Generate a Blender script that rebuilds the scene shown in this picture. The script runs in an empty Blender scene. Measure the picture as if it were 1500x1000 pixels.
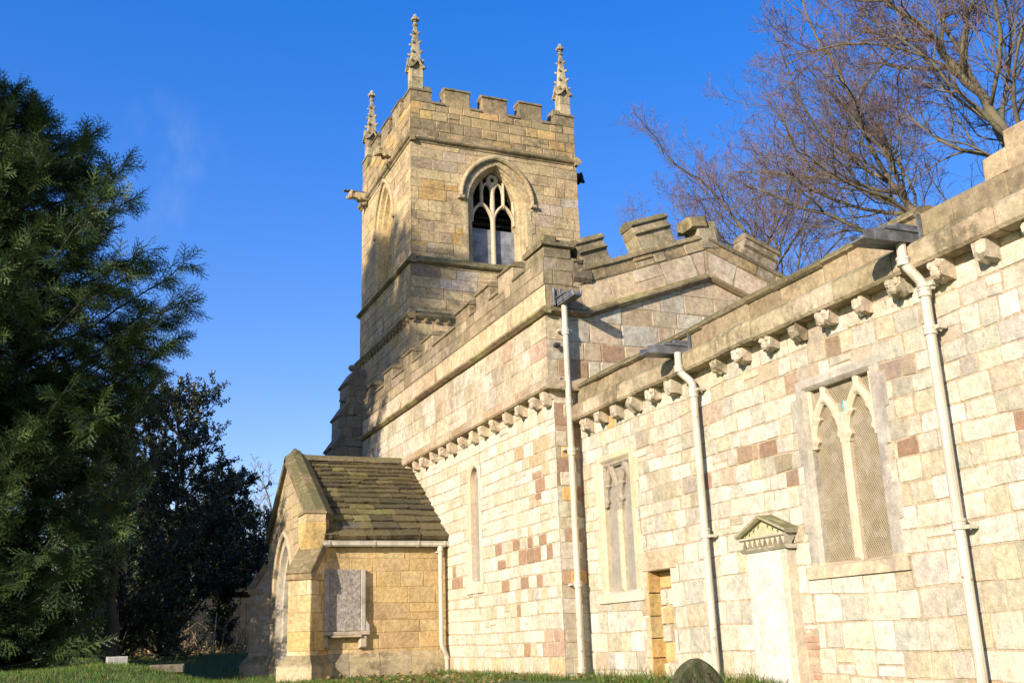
import bpy, bmesh, math, random
import numpy as np
from mathutils import Vector, Matrix
from mathutils.geometry import delaunay_2d_cdt
S = bpy.context.scene
COL = S.collection
R = math.radians
# ------------------------------------------------------------------ helpers
def lerp(a, b, t): return a + (b - a) * t
def sstep(a, b, x):
    t = min(1, max(0, (x - a) / (b - a))); return t * t * (3 - 2 * t)

class Frame:
    """local (u, v, d): u along the wall, v up, d outwards"""
    def __init__(s, O, U, V, N):
        s.O, s.U, s.V, s.N = Vector(O), Vector(U).normalized(), Vector(V).normalized(), Vector(N).normalized()
        s.flip = s.U.cross(s.V).dot(s.N) < 0
    def p(s, u, v, d=0.0): return s.O + s.U * u + s.V * v + s.N * d
def south(X): return Frame((X, 0, 0), (0, 1, 0), (0, 0, 1), (-1, 0, 0))
def north(X): return Frame((X, 0, 0), (0, 1, 0), (0, 0, 1), (1, 0, 0))
def east(Y): return Frame((0, Y, 0), (1, 0, 0), (0, 0, 1), (0, -1, 0))
def west(Y): return Frame((0, Y, 0), (1, 0, 0), (0, 0, 1), (0, 1, 0))

class MB:
    def __init__(s): s.v, s.f, s.c = [], [], []
    def poly(s, pts, col):
        n = len(s.v); s.v.extend([tuple(p) for p in pts]); s.f.append(list(range(n, n + len(pts)))); s.c.append(col)
    def fpoly(s, F, pts, col):
        P = [F.p(*q) for q in pts]
        if F.flip: P.reverse()
        s.poly(P, col)
    def mesh(s, verts, faces, col):
        n = len(s.v); s.v.extend([tuple(p) for p in verts])
        for f in faces: s.f.append([i + n for i in f]); s.c.append(col)
    def build(s, name, mat, parent=None, smooth=False, weld=False, **props):
        me = bpy.data.meshes.new(name)
        me.from_pydata(s.v, [], s.f)
        a = me.attributes.new('col', 'FLOAT_COLOR', 'FACE')
        arr = np.ones((len(s.f), 4), dtype=np.float32)
        arr[:, :3] = np.array(s.c, dtype=np.float32)[:, :3]
        a.data.foreach_set('color', arr.ravel())
        if smooth: me.polygons.foreach_set('use_smooth', [True] * len(s.f))
        me.materials.append(mat)
        me.update()
        return link(name, me, parent, **props)
def link(name, me, parent=None, **props):
    o = bpy.data.objects.new(name, me); COL.objects.link(o)
    if parent:
        o.parent = parent
        if parent.type == 'EMPTY': o.matrix_parent_inverse = Matrix.Translation(-parent.location)
    for k, v in props.items(): o[k] = v
    return o
def empty(name, loc, **props):
    o = bpy.data.objects.new(name, None); o.location = loc; o.empty_display_size = .3; COL.objects.link(o)
    for k, v in props.items(): o[k] = v
    return o
def rebase(o, loc):
    """move the object's origin to loc without moving its mesh"""
    o.data.transform(Matrix.Translation(-Vector(loc))); o.location = loc
def jit(rng, c, a=.08, h=.03):
    k = 1 + rng.uniform(-a, a)
    return tuple(max(.005, x * k * (1 + rng.uniform(-h, h))) for x in c[:3])

def block(mb, F, u0, u1, v0, v1, d0, d1, col, bev=.012, rng=None, j=0.0):
    """chamfered block, back open to the wall at d0"""
    b = min(bev, (u1 - u0) * .3, (v1 - v0) * .3)
    def q(u, v, d):
        if rng and j: u += rng.uniform(-j, j); v += rng.uniform(-j, j); d += rng.uniform(-j, j)
        return F.p(u, v, d)
    A = [q(u0, v0, d0), q(u1, v0, d0), q(u1, v1, d0), q(u0, v1, d0)]
    B = [q(u0, v0, d1 - b), q(u1, v0, d1 - b), q(u1, v1, d1 - b), q(u0, v1, d1 - b)]
    C = [q(u0 + b, v0 + b, d1), q(u1 - b, v0 + b, d1), q(u1 - b, v1 - b, d1), q(u0 + b, v1 - b, d1)]
    V = A + B + C; fs = []
    for i in range(4):
        k = (i + 1) % 4
        fs += [[i, k, 4 + k, 4 + i], [4 + i, 4 + k, 8 + k, 8 + i]]
    fs += [[8, 9, 10, 11], [3, 2, 1, 0]]
    if F.flip: fs = [f[::-1] for f in fs]
    mb.mesh(V, fs, col)

def extrude_profile(mb, F, prof, u0, u1, col, caps=True):
    """prof = [(d, v)...] closed polygon swept along u"""
    n = len(prof)
    V = [F.p(u0, v, d) for d, v in prof] + [F.p(u1, v, d) for d, v in prof]
    fs = [[i, (i + 1) % n, n + (i + 1) % n, n + i] for i in range(n)]
    if caps: fs += [list(range(n))[::-1], list(range(n, 2 * n))]
    mb.mesh(V, fs, col)
def mould(mb, F, prof, u0, u1, pal, rng, ln=(.5, .95), gap=.007, j=.004):
    """a course of moulded stones with joints; profile wobbles from stone to stone"""
    u = u0
    while u < u1 - .01:
        L = rng.uniform(*ln); e = min(u1, u + L)
        if u1 - e < .2: e = u1
        dd, dv = rng.uniform(-j, j), rng.uniform(-j, j)
        pr = [(d + (dd if d > .01 else 0) + rng.uniform(-j, j) * .4, v + dv) for d, v in prof]
        extrude_profile(mb, F, pr, u, e - gap, pick(rng, pal))
        u = e
def pick(rng, pal, a=.1):
    t = rng.random() * sum(w for w, _ in pal)
    for w, c in pal:
        t -= w
        if t <= 0: return jit(rng, c, a)
    return jit(rng, pal[-1][1], a)

def inpoly(x, y, P):
    r = False; n = len(P)
    for i in range(n):
        x0, y0 = P[i]; x1, y1 = P[(i + 1) % n]
        if (y0 > y) != (y1 > y) and x < (x1 - x0) * (y - y0) / (y1 - y0) + x0: r = not r
    return r
def segx(a, b, c, d):
    def o(p, q, r): return (q[0]-p[0])*(r[1]-p[1])-(q[1]-p[1])*(r[0]-p[0])
    return o(a, b, c) * o(a, b, d) < 0 and o(c, d, a) * o(c, d, b) < 0
def cdt_fill(mb, F, polys, test, d, col):
    verts, edges = [], []
    for P in polys:
        n = len(verts)
        for p in P: verts.append(Vector((p[0], p[1])))
        for i in range(len(P)): edges.append((n + i, n + (i + 1) % len(P)))
    vo, eo, fo, *_ = delaunay_2d_cdt(verts, edges, [], 0, 1e-5)
    for f in fo:
        cx = sum(vo[i].x for i in f) / len(f); cy = sum(vo[i].y for i in f) / len(f)
        if test(cx, cy): mb.fpoly(F, [(vo[i].x, vo[i].y, d) for i in f], col)

def masonry(mb, F, poly, pal, mortar, holes=(), seed=1, rowseed=1, rowh=(.2, .28), stw=(.24, .5), gap=.009, lift=(.004, .012),
            bev=.012, corner=.018, wob=.008, over=(), v0=None, jx=.008, ext=(0, 0), zone=None):
    """coursed stones standing proud of a mortar backing; whole stones are bevelled, stones cut by an edge are clipped"""
    rng = random.Random(seed); rr = random.Random(rowseed)
    us = [p[0] for p in poly]; vs = [p[1] for p in poly]
    umin, umax, vmin, vmax = min(us), max(us), min(vs), max(vs)
    cdt_fill(mb, F, [poly] + list(holes), lambda x, y: inpoly(x, y, poly) and not any(inpoly(x, y, h) for h in holes), 0, mortar)
    v = vmin if v0 is None else v0
    rows = []
    while v < vmax:
        h = rr.uniform(*(rowh(v) if callable(rowh) else rowh)); rows.append((v, h, [rr.uniform(0, 6.28) for _ in range(3)])); v += h
    def wv(k, u):
        if k < 0 or k >= len(rows): return 0
        a = rows[k][2]; return wob * (math.sin(u * 1.3 + a[0]) + .6 * math.sin(u * 3.1 + a[1]))
    for k, (v, h, ph) in enumerate(rows):
        u = umin - rng.uniform(0, .3)
        sc = h / (.23 if callable(rowh) else (rowh[0] + rowh[1]) / 2)
        while u < umax:
            w = rng.uniform(*stw) * lerp(1, sc, .6)
            if rng.random() < .08: w *= .55
            a, b = u, u + w; u = b
            if a < umin: a = umin - ext[0]
            if b > umax - .06: b = umax + ext[1]; u = umax + 1
            if b - a < .05: continue
            g = gap * rng.uniform(.6, 1.5) / 2
            va, vb = v, v + h
            split = None
            if rng.random() < .05 and h > .2: split = rng.uniform(.4, .6)
            parts = [(va, vb)] if split is None else [(va, lerp(va, vb, split)), (lerp(va, vb, split), vb)]
            for pi, (ya, yb) in enumerate(parts):
                ends = (a + (g if a > umin else 0), b - (g if b < umax else 0))
                wa = (wv(k, ends[0]), wv(k, ends[1])) if pi == 0 else (0, 0)
                wb = (wv(k + 1, ends[0]), wv(k + 1, ends[1])) if pi == len(parts) - 1 else (0, 0)
                J = lambda: rng.uniform(-jx, jx)
                x0a, x1a, x0b, x1b = ends[0] + J() * (a > umin), ends[1] + J() * (b < umax), ends[0] + J() * (a > umin), ends[1] + J() * (b < umax)
                yb2 = min(yb, vmax)
                Q = [(x0a, ya + g + wa[0] + J()*.5), (x1a, ya + g + wa[1] + J()*.5), (x1b, yb2 - g + wb[1] + J()*.5), (x0b, yb2 - g + wb[0] + J()*.5)]
                Q = [(x, min(max(y, vmin), vmax)) for x, y in Q]
                if Q[2][1] - Q[1][1] < .03: continue
                cx = sum(q[0] for q in Q) / 4; cy = sum(q[1] for q in Q) / 4
                P = pal if zone is None else (zone(cx, cy) or pal)
                col = pick(rng, P)
                for (ou, ov, orad, oc) in over:
                    if abs(cx - ou) < orad * 1.3 and abs(cy - ov) < orad * .75: col = jit(rng, oc, .1)
                L = rng.uniform(*lift)
                ins = [inpoly(min(max(x, umin + 1e-4), umax - 1e-4), min(max(y, vmin + 1e-4), vmax - 1e-4), poly) and not any(inpoly(x, y, hh) for hh in holes) for x, y in Q]
                cut = False
                for PP in [poly] + list(holes):
                    for i in range(len(PP)):
                        p, q = PP[i], PP[(i + 1) % len(PP)]
                        if max(p[0], q[0]) < Q[0][0] - .1 or min(p[0], q[0]) > Q[1][0] + .1 or max(p[1], q[1]) < ya - .1 or min(p[1], q[1]) > yb + .1: continue
                        if min(Q[0][0], Q[3][0]) < p[0] < max(Q[1][0], Q[2][0]) and Q[0][1] < p[1] < Q[2][1] and PP is not poly: cut = True
                        S2 = [(cx + (x - cx) * .97, cy + (y - cy) * .97) for x, y in Q]
                        for m in range(4):
                            if segx(S2[m], S2[(m + 1) % 4], p, q): cut = True
                if cut:
                    polys = [Q] + [PP for PP in [poly] + list(holes)]
                    cdt_fill(mb, F, polys, lambda x, y: inpoly(x, y, Q) and inpoly(x, y, poly) and not any(inpoly(x, y, hh) for hh in holes), L * .8, col)
                elif all(ins):
                    c = min(corner * rng.uniform(.5, 1.4), (Q[1][0] - Q[0][0]) * .25, h * .25)
                    O8 = []
                    for m in range(4):
                        p, q, n = Q[m], Q[m - 1], Q[(m + 1) % 4]
                        for t in (q, n):
                            l = math.hypot(t[0] - p[0], t[1] - p[1]) or 1
                            O8.append((p[0] + (t[0] - p[0]) / l * c, p[1] + (t[1] - p[1]) / l * c))
                    bb = bev * rng.uniform(.7, 1.3)
                    tx, ty = rng.uniform(-.012, .012), rng.uniform(-.012, .012)
                    I8 = []
                    for x, y in O8:
                        l = math.hypot(x - cx, y - cy) or 1
                        sx = max(0.2, 1 - bb / max(.03, abs((Q[1][0] - Q[0][0]) / 2))); sy = max(.2, 1 - bb / max(.03, (yb2 - ya) / 2))
                        I8.append((cx + (x - cx) * sx, cy + (y - cy) * sy))
                    V = [F.p(x, y, -.002) for x, y in O8] + [F.p(x, y, L + (x - cx) * tx + (y - cy) * ty) for x, y in I8]
                    fs = [[i, (i + 1) % 8, 8 + (i + 1) % 8, 8 + i] for i in range(8)] + [list(range(8, 16))]
                    if F.flip: fs = [f[::-1] for f in fs]
                    mb.mesh(V, fs, col)

def plate(mb, F, sdf, u0, u1, v0, v1, res, df, db, col, chamf=0.0, slope=1.0, colf=None):
    """solid cut from a signed shape function (positive = stone), extruded from db to df, edges chamfered"""
    nu = max(2, int((u1 - u0) / res)); nv = max(2, int((v1 - v0) / res))
    us = [lerp(u0, u1, i / nu) for i in range(nu + 1)]; vs = [lerp(v0, v1, i / nv) for i in range(nv + 1)]
    val = [[sdf(u, v) for v in vs] for u in us]
    def dep(s): return df - (max(0, chamf - s) * slope if chamf else 0)
    for i in range(nu):
        for k in range(nv):
            c = [(us[i], vs[k], val[i][k]), (us[i+1], vs[k], val[i+1][k]), (us[i+1], vs[k+1], val[i+1][k+1]), (us[i], vs[k+1], val[i][k+1])]
            if all(x[2] <= 0 for x in c): continue
            out = []
            for m in range(4):
                p, q = c[m], c[(m + 1) % 4]
                if p[2] > 0: out.append((p[0], p[1], p[2], 0))
                if (p[2] > 0) != (q[2] > 0):
                    t = p[2] / (p[2] - q[2]); out.append((lerp(p[0], q[0], t), lerp(p[1], q[1], t), 0.0, 1))
            if len(out) < 3: continue
            cc = colf(us[i], vs[k]) if colf else col
            mb.fpoly(F, [(a, b, dep(s)) for a, b, s, _ in out], cc)
            for m in range(len(out)):
                p, q = out[m], out[(m + 1) % len(out)]
                if p[3] and q[3]: mb.fpoly(F, [(q[0], q[1], dep(0)), (p[0], p[1], dep(0)), (p[0], p[1], db), (q[0], q[1], db)], cc)
def arch_sd(u, v, c, a, sp, apex):
    """distance inside (+) a pointed arch opening of half width a, springing sp, apex height"""
    h = apex - sp; Rr = (h * h + a * a) / (2 * a)
    x = abs(u - c)
    if v <= sp: return a - x
    return Rr - math.hypot(x + (Rr - a), v - sp)
def arch_poly(c, a, sp, apex, base, n=9):
    h = apex - sp; Rr = (h * h + a * a) / (2 * a); th = math.asin(min(1, h / Rr))
    L = [(c - a, base)]
    P = []
    for i in range(n + 1):
        t = th * i / n; P.append((Rr * math.cos(t) - (Rr - a), sp + Rr * math.sin(t)))
    right = [(c + x, y) for x, y in P]; left = [(c - x, y) for x, y in P][::-1]
    return [(c - a, base), (c + a, base)] + right + left[1:]

def tube_mesh(paths, k=6):
    """paths = [(pts (n,3), radii (n))] -> verts, faces (python lists)"""
    V, Fc = [], []
    for pts, rad in paths:
        n = len(pts); b = len(V)
        for i in range(n):
            p = Vector(pts[i]); t = (Vector(pts[min(n-1, i+1)]) - Vector(pts[max(0, i-1)])).normalized()
            a = t.orthogonal().normalized() if i == 0 else (A - t * A.dot(t)).normalized()
            A = a; c = t.cross(a)
            for m in range(k):
                w = 2 * math.pi * m / k; V.append(tuple(p + (a * math.cos(w) + c * math.sin(w)) * rad[i]))
        for i in range(n - 1):
            for m in range(k):
                x, y = b + i * k + m, b + i * k + (m + 1) % k
                Fc.append([x, y, y + k, x + k])
        Fc.append([b + m for m in range(k)][::-1]); Fc.append([b + (n - 1) * k + m for m in range(k)])
    return V, Fc
def lathe(mb, base, prof, col, k=12, square=False):
    V, fs = [], []
    for r, z in prof:
        for m in range(k):
            w = 2 * math.pi * (m + .5) / k; V.append((base[0] + r * math.cos(w), base[1] + r * math.sin(w), base[2] + z))
    n = len(prof)
    for i in range(n - 1):
        for m in range(k): fs.append([i*k+m, i*k+(m+1)%k, (i+1)*k+(m+1)%k, (i+1)*k+m])
    fs.append(list(range(k))[::-1]); fs.append([(n-1)*k+m for m in range(k)])
    mb.mesh(V, fs, col)
def boxw(mb, x0, x1, y0, y1, z0, z1, col):
    V = [(x0,y0,z0),(x1,y0,z0),(x1,y1,z0),(x0,y1,z0),(x0,y0,z1),(x1,y0,z1),(x1,y1,z1),(x0,y1,z1)]
    mb.mesh(V, [[3,2,1,0],[4,5,6,7],[0,1,5,4],[1,2,6,5],[2,3,7,6],[3,0,4,7]], col)

# ------------------------------------------------------------------ materials
def nt(name):
    m = bpy.data.materials.new(name); m.use_nodes = True; t = m.node_tree; t.nodes.clear()
    o = t.nodes.new('ShaderNodeOutputMaterial'); b = t.nodes.new('ShaderNodeBsdfPrincipled')
    t.links.new(b.outputs[0], o.inputs[0]); return m, t, b
def N(t, typ, **kw):
    n = t.nodes.new(typ)
    for k, v in kw.items():
        if k.startswith('i_'): n.inputs[int(k[2:])].default_value = v
        else: setattr(n, k, v)
    return n
def ramp(t, src, a, b):
    n = N(t, 'ShaderNodeMapRange'); n.inputs[1].default_value = a; n.inputs[2].default_value = b; n.interpolation_type = 'SMOOTHSTEP'
    t.links.new(src, n.inputs[0]); return n.outputs[0]
def noise(t, vec, sc, det=4, rough=.55):
    n = N(t, 'ShaderNodeTexNoise'); n.inputs['Scale'].default_value = sc; n.inputs['Detail'].default_value = det; n.inputs['Roughness'].default_value = rough
    t.links.new(vec, n.inputs['Vector']); return n.outputs[0]
def mixc(t, fac, a, b, mode='MIX'):
    n = N(t, 'ShaderNodeMix', data_type='RGBA', blend_type=mode)
    for sock, val in ((n.inputs[0], fac), (n.inputs[6], a), (n.inputs[7], b)):
        if hasattr(val, 'is_output'): t.links.new(val, sock)
        else: sock.default_value = val if isinstance(val, (int, float)) else (*val[:3], 1)
    return n.outputs[2]
def mul(t, a, b):
    n = N(t, 'ShaderNodeMath', operation='MULTIPLY')
    for s, v in ((n.inputs[0], a), (n.inputs[1], b)):
        if hasattr(v, 'is_output'): t.links.new(v, s)
        else: s.default_value = v
    return n.outputs[0]
def stone(name, weather=.3, wcol=(.13, .11, .075), lichen=.1, lcol=(.42, .38, .2), fine=.22, bump=.5, wsc=1.6, top=.0, speck=.3, tcol=(.1, .1, .035), rough=.92, streak=.25):
    m, t, b = nt(name)
    g = N(t, 'ShaderNodeNewGeometry'); at = N(t, 'ShaderNodeAttribute', attribute_name='col')
    P = g.outputs['Position']
    f1 = noise(t, P, 14, 6, .65); f2 = noise(t, P, 3.2, 5, .6); f3 = noise(t, P, 60, 3, .6); f4 = noise(t, P, wsc, 7, .68)
    f5 = noise(t, P, 7.5, 6, .72)
    c = at.outputs['Color']
    # grain: value variation
    mr = N(t, 'ShaderNodeMapRange'); mr.inputs[1].default_value = .3; mr.inputs[2].default_value = .7; mr.inputs[3].default_value = 1 - fine; mr.inputs[4].default_value = 1 + fine * .75
    t.links.new(f1, mr.inputs[0])
    vv = N(t, 'ShaderNodeVectorMath', operation='SCALE'); t.links.new(c, vv.inputs[0]); t.links.new(mr.outputs[0], vv.inputs[3])
    c = vv.outputs[0]
    # warm / grey drift across each stone
    c = mixc(t, mul(t, ramp(t, f2, .42, .68), .35), c, mixc(t, 1.0, c, (1.0, .91, .73), 'MULTIPLY'))
    # weather film, patches with their own outline
    w = ramp(t, f4, .5 - weather * .16, .74 - weather * .2)
    w = mul(t, w, ramp(t, f5, .3, .6))
    c = mixc(t, mul(t, w, min(.85, weather * 1.5)), c, wcol)
    mps = N(t, 'ShaderNodeMapping'); mps.inputs['Scale'].default_value = (4.5, 4.5, .55); t.links.new(P, mps.inputs[0])
    sf = mul(t, ramp(t, noise(t, mps.outputs[0], 1.0, 5, .65), .52, .72), ramp(t, f5, .35, .6))
    c = mixc(t, mul(t, sf, streak), c, mixc(t, 1.0, c, (.50, .46, .40), 'MULTIPLY'))
    # pits
    c = mixc(t, mul(t, ramp(t, f3, .6, .74), speck), c, mixc(t, 1.0, c, (.45, .4, .34), 'MULTIPLY'))
    # lichen
    vo = N(t, 'ShaderNodeTexNoise'); vo.inputs['Scale'].default_value = 19; vo.inputs['Detail'].default_value = 3; t.links.new(P, vo.inputs['Vector'])
    lf = mul(t, ramp(t, vo.outputs[0], .62, .7), ramp(t, f2, .42, .6))
    c = mixc(t, mul(t, lf, lichen), c, lcol)
    if top:
        sx = N(t, 'ShaderNodeSeparateXYZ'); t.links.new(g.outputs['Normal'], sx.inputs[0])
        tf = mul(t, ramp(t, sx.outputs[2], .35, .75), mul(t, ramp(t, f5, .35, .55), top))
        c = mixc(t, tf, c, tcol)
    t.links.new(c, b.inputs['Base Color']); b.inputs['Roughness'].default_value = rough
    b.inputs['Specular IOR Level'].default_value = .2
    h = N(t, 'ShaderNodeMath', operation='ADD'); t.links.new(mul(t, f1, .8), h.inputs[0]); t.links.new(mul(t, f3, .35), h.inputs[1])
    bp = N(t, 'ShaderNodeBump'); bp.inputs['Strength'].default_value = bump; bp.inputs['Distance'].default_value = .02
    t.links.new(h.outputs[0], bp.inputs['Height']); t.links.new(bp.outputs[0], b.inputs['Normal'])
    return m
M = {}
M['nave'] = stone('cream_limestone', .3, (.31, .27, .20), .1, fine=.28, bump=.7, speck=.5, streak=.35)
M['chancel'] = stone('pale_limestone', .3, (.255, .23, .18), .15, (.5, .46, .36), fine=.3, bump=.9, speck=.6, wsc=4.5, streak=.3)
M['upper'] = stone('warm_limestone', .48, (.23, .18, .12), .2, streak=.5, fine=.34, bump=.6, speck=.45)
M['weathered'] = stone('weathered_limestone', .62, (.115, .095, .06), .55, (.36, .32, .16), fine=.3, bump=.8, top=.7, speck=.5)
M['coping'] = stone('lichened_coping', .75, (.10, .085, .05), .6, (.34, .30, .13), fine=.32, bump=.9, top=.8, speck=.55)
M['tower'] = stone('tower_limestone', .48, (.18, .14, .08), .35, (.52, .43, .24), fine=.4, bump=1.0, speck=.7, streak=.55)
M['porch'] = stone('ochre_limestone', .45, (.25, .18, .095), .5, (.58, .47, .29), fine=.3, bump=1.2, speck=.6)
M['dress'] = stone('dressed_limestone', .25, (.3, .25, .18), .12, fine=.14, bump=.3, speck=.2)
M['grey'] = stone('grey_weathered_dressing', .55, (.2, .18, .15), .2, (.5, .46, .36), fine=.22, bump=.55, speck=.4)
M['monument'] = stone('white_monument_stone', .5, (.34, .32, .285), .2, wsc=2.6, streak=.45, fine=.25, bump=.6, speck=.6, top=.9, tcol=(.12, .12, .04))
M['tablet'] = stone('pitted_grey_tablet', .45, (.2, .17, .14), .4, (.5, .46, .4), fine=.6, bump=2.0, speck=.9)
M['slate'] = stone('stone_slate', .5, (.05, .043, .028), .6, (.3, .27, .10), fine=.35, bump=1.0, top=.3, speck=.5, tcol=(.13, .125, .04))
M['grave'] = stone('mossy_gravestone', .7, (.05, .055, .025), .7, (.16, .17, .06), fine=.4, bump=1.0, speck=.6)
def plain(name, col, rough=.5, metal=0, var=.15, sc=12, bump=.1, spec=.4):
    m, t, b = nt(name); g = N(t, 'ShaderNodeNewGeometry'); f = noise(t, g.outputs['Position'], sc, 5, .6)
    c = mixc(t, ramp(t, f, .3, .7), tuple(x * (1 - var) for x in col), tuple(x * (1 + var) for x in col))
    t.links.new(c, b.inputs['Base Color']); b.inputs['Roughness'].default_value = rough; b.inputs['Metallic'].default_value = metal
    b.inputs['Specular IOR Level'].default_value = spec
    if bump:
        bp = N(t, 'ShaderNodeBump'); bp.inputs['Strength'].default_value = bump; bp.inputs['Distance'].default_value = .01
        t.links.new(f, bp.inputs['Height']); t.links.new(bp.outputs[0], b.inputs['Normal'])
    return m
m, t, b = nt('cream_paint'); g = N(t, 'ShaderNodeNewGeometry'); mp = N(t, 'ShaderNodeMapping'); mp.inputs['Scale'].default_value = (9, 9, 1.4); t.links.new(g.outputs['Position'], mp.inputs[0])
f = noise(t, mp.outputs[0], 1.0, 6, .65); f2 = noise(t, g.outputs['Position'], 26, 4, .6); f3 = noise(t, g.outputs['Position'], 2.1, 3, .6)
c = mixc(t, ramp(t, f, .4, .72), (.49, .45, .365), (.35, .305, .225)); c = mixc(t, mul(t, ramp(t, f2, .60, .68), ramp(t, f3, .5, .6)), c, (.22, .11, .05))
t.links.new(c, b.inputs['Base Color']); b.inputs['Roughness'].default_value = .5; M['pipe'] = m
M['lead'] = plain('lead', (.13, .135, .145), .5, .2, .4, 9, .3)
M['dark'] = plain('dark_void', (.012, .011, .01), .9, 0, .2, 5, 0)
M['board'] = plain('weathered_boarding', (.19, .195, .21), .85, 0, .35, 4, .3)
M['rust'] = plain('rusty_iron', (.06, .05, .045), .7, .4, .3, 12, .1)
M['shed'] = plain('dark_boarding', (.03, .028, .026), .9, 0, .4, 3, .3, .2)
def glass_mat(name, c1, c2, line, sc):
    m, t, b = nt(name); g = N(t, 'ShaderNodeNewGeometry'); P = g.outputs['Position']
    sep = N(t, 'ShaderNodeSeparateXYZ'); t.links.new(P, sep.inputs[0])
    def lin(s):
        a = N(t, 'ShaderNodeMath', operation='MULTIPLY_ADD'); t.links.new(sep.outputs[1], a.inputs[0]); a.inputs[1].default_value = s * sc * 1.5; 
        k = N(t, 'ShaderNodeMath', operation='MULTIPLY'); t.links.new(sep.outputs[2], k.inputs[0]); k.inputs[1].default_value = sc
        t.links.new(k.outputs[0], a.inputs[2])
        fr = N(t, 'ShaderNodeMath', operation='FRACT'); t.links.new(a.outputs[0], fr.inputs[0])
        q = N(t, 'ShaderNodeMath', operation='SUBTRACT'); t.links.new(fr.outputs[0], q.inputs[0]); q.inputs[1].default_value = .5
        ab = N(t, 'ShaderNodeMath', operation='ABSOLUTE'); t.links.new(q.outputs[0], ab.inputs[0])
        return ramp(t, ab.outputs[0], .32, .42)
    mx = N(t, 'ShaderNodeMath', operation='MAXIMUM'); t.links.new(lin(1), mx.inputs[0]); t.links.new(lin(-1), mx.inputs[1])
    f = noise(t, P, 3.0, 4, .6); f2 = noise(t, P, 22, 3, .6)
    c = mixc(t, ramp(t, f, .35, .65), c1, c2); c = mixc(t, mul(t, ramp(t, f2, .4, .7), .5), c, tuple(x * .5 for x in c1))
    vq = N(t, 'ShaderNodeTexVoronoi'); vq.inputs['Scale'].default_value = 11; t.links.new(P, vq.inputs['Vector']); sq = N(t, 'ShaderNodeSeparateColor'); t.links.new(vq.outputs['Color'], sq.inputs[0])
    c = mixc(t, mul(t, ramp(t, sq.outputs[0], .3, .9), .5), c, tuple(x * .35 for x in c1)); c = mixc(t, mul(t, ramp(t, sq.outputs[1], .6, .95), .3), c, (.30, .28, .24))
    c = mixc(t, mul(t, mx.outputs[0], .8), c, line)
    t.links.new(c, b.inputs['Base Color'])
    rg = N(t, 'ShaderNodeMapRange'); rg.inputs[3].default_value = .18; rg.inputs[4].default_value = .75; t.links.new(mx.outputs[0], rg.inputs[0])
    t.links.new(rg.outputs[0], b.inputs['Roughness'])
    bp = N(t, 'ShaderNodeBump'); bp.inputs['Strength'].default_value = .6; bp.inputs['Distance'].default_value = .004
    ad = N(t, 'ShaderNodeMath', operation='ADD'); t.links.new(mx.outputs[0], ad.inputs[0]); t.links.new(f2, ad.inputs[1])
    t.links.new(ad.outputs[0], bp.inputs['Height']); t.links.new(bp.outputs[0], b.inputs['Normal'])
    return m
M['glass'] = glass_mat('leaded_glass_behind_mesh', (.12, .09, .045), (.21, .18, .13), (.44, .36, .23), 26)
M['glass_pale'] = glass_mat('pale_glass_behind_mesh', (.2, .185, .15), (.27, .245, .2), (.42, .38, .31), 26)
M['blue'] = plain('blue_glass', (.12, .42, .5), .2, 0, .2, 20, 0)
def leaf_mat(name, rough=.55, trans=.25, spec=.3):
    m, t, b = nt(name); at = N(t, 'ShaderNodeAttribute', attribute_name='col')
    t.links.new(at.outputs['Color'], b.inputs['Base Color']); b.inputs['Roughness'].default_value = rough; b.inputs['Specular IOR Level'].default_value = spec
    if trans:
        tr = N(t, 'ShaderNodeBsdfTranslucent'); t.links.new(at.outputs['Color'], tr.inputs[0])
        mx = N(t, 'ShaderNodeMixShader'); mx.inputs[0].default_value = trans
        o = [n for n in t.nodes if n.type == 'OUTPUT_MATERIAL'][0]
        t.links.new(b.outputs[0], mx.inputs[1]); t.links.new(tr.outputs[0], mx.inputs[2]); t.links.new(mx.outputs[0], o.inputs[0])
    return m
M['needle'] = leaf_mat('yew_needles', .5, .12, .3); M['leaf'] = leaf_mat('glossy_leaves', .35, .1, .4); M['blade'] = leaf_mat('grass_blades', .6, .3, .2)
def bark(name, a, b2, lich):
    m, t, b = nt(name); g = N(t, 'ShaderNodeNewGeometry'); P = g.outputs['Position']
    f = noise(t, P, 5, 6, .65); f2 = noise(t, P, 1.1, 4, .6)
    c = mixc(t, ramp(t, f, .3, .7), a, b2); c = mixc(t, mul(t, ramp(t, f2, .42, .62), .8), c, lich)
    t.links.new(c, b.inputs['Base Color']); b.inputs['Roughness'].default_value = .9
    bp = N(t, 'ShaderNodeBump'); bp.inputs['Strength'].default_value = .6; bp.inputs['Distance'].default_value = .03
    t.links.new(f, bp.inputs['Height']); t.links.new(bp.outputs[0], b.inputs['Normal']); return m
M['bark'] = bark('grey_green_bark', (.075, .06, .042), (.15, .118, .078), (.14, .13, .065))
M['twig'] = bark('reddish_twigs', (.10, .058, .05), (.15, .088, .07), (.12, .085, .06))
M['darkbark'] = bark('dark_bark', (.022, .017, .013), (.04, .03, .023), (.035, .035, .02))
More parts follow.
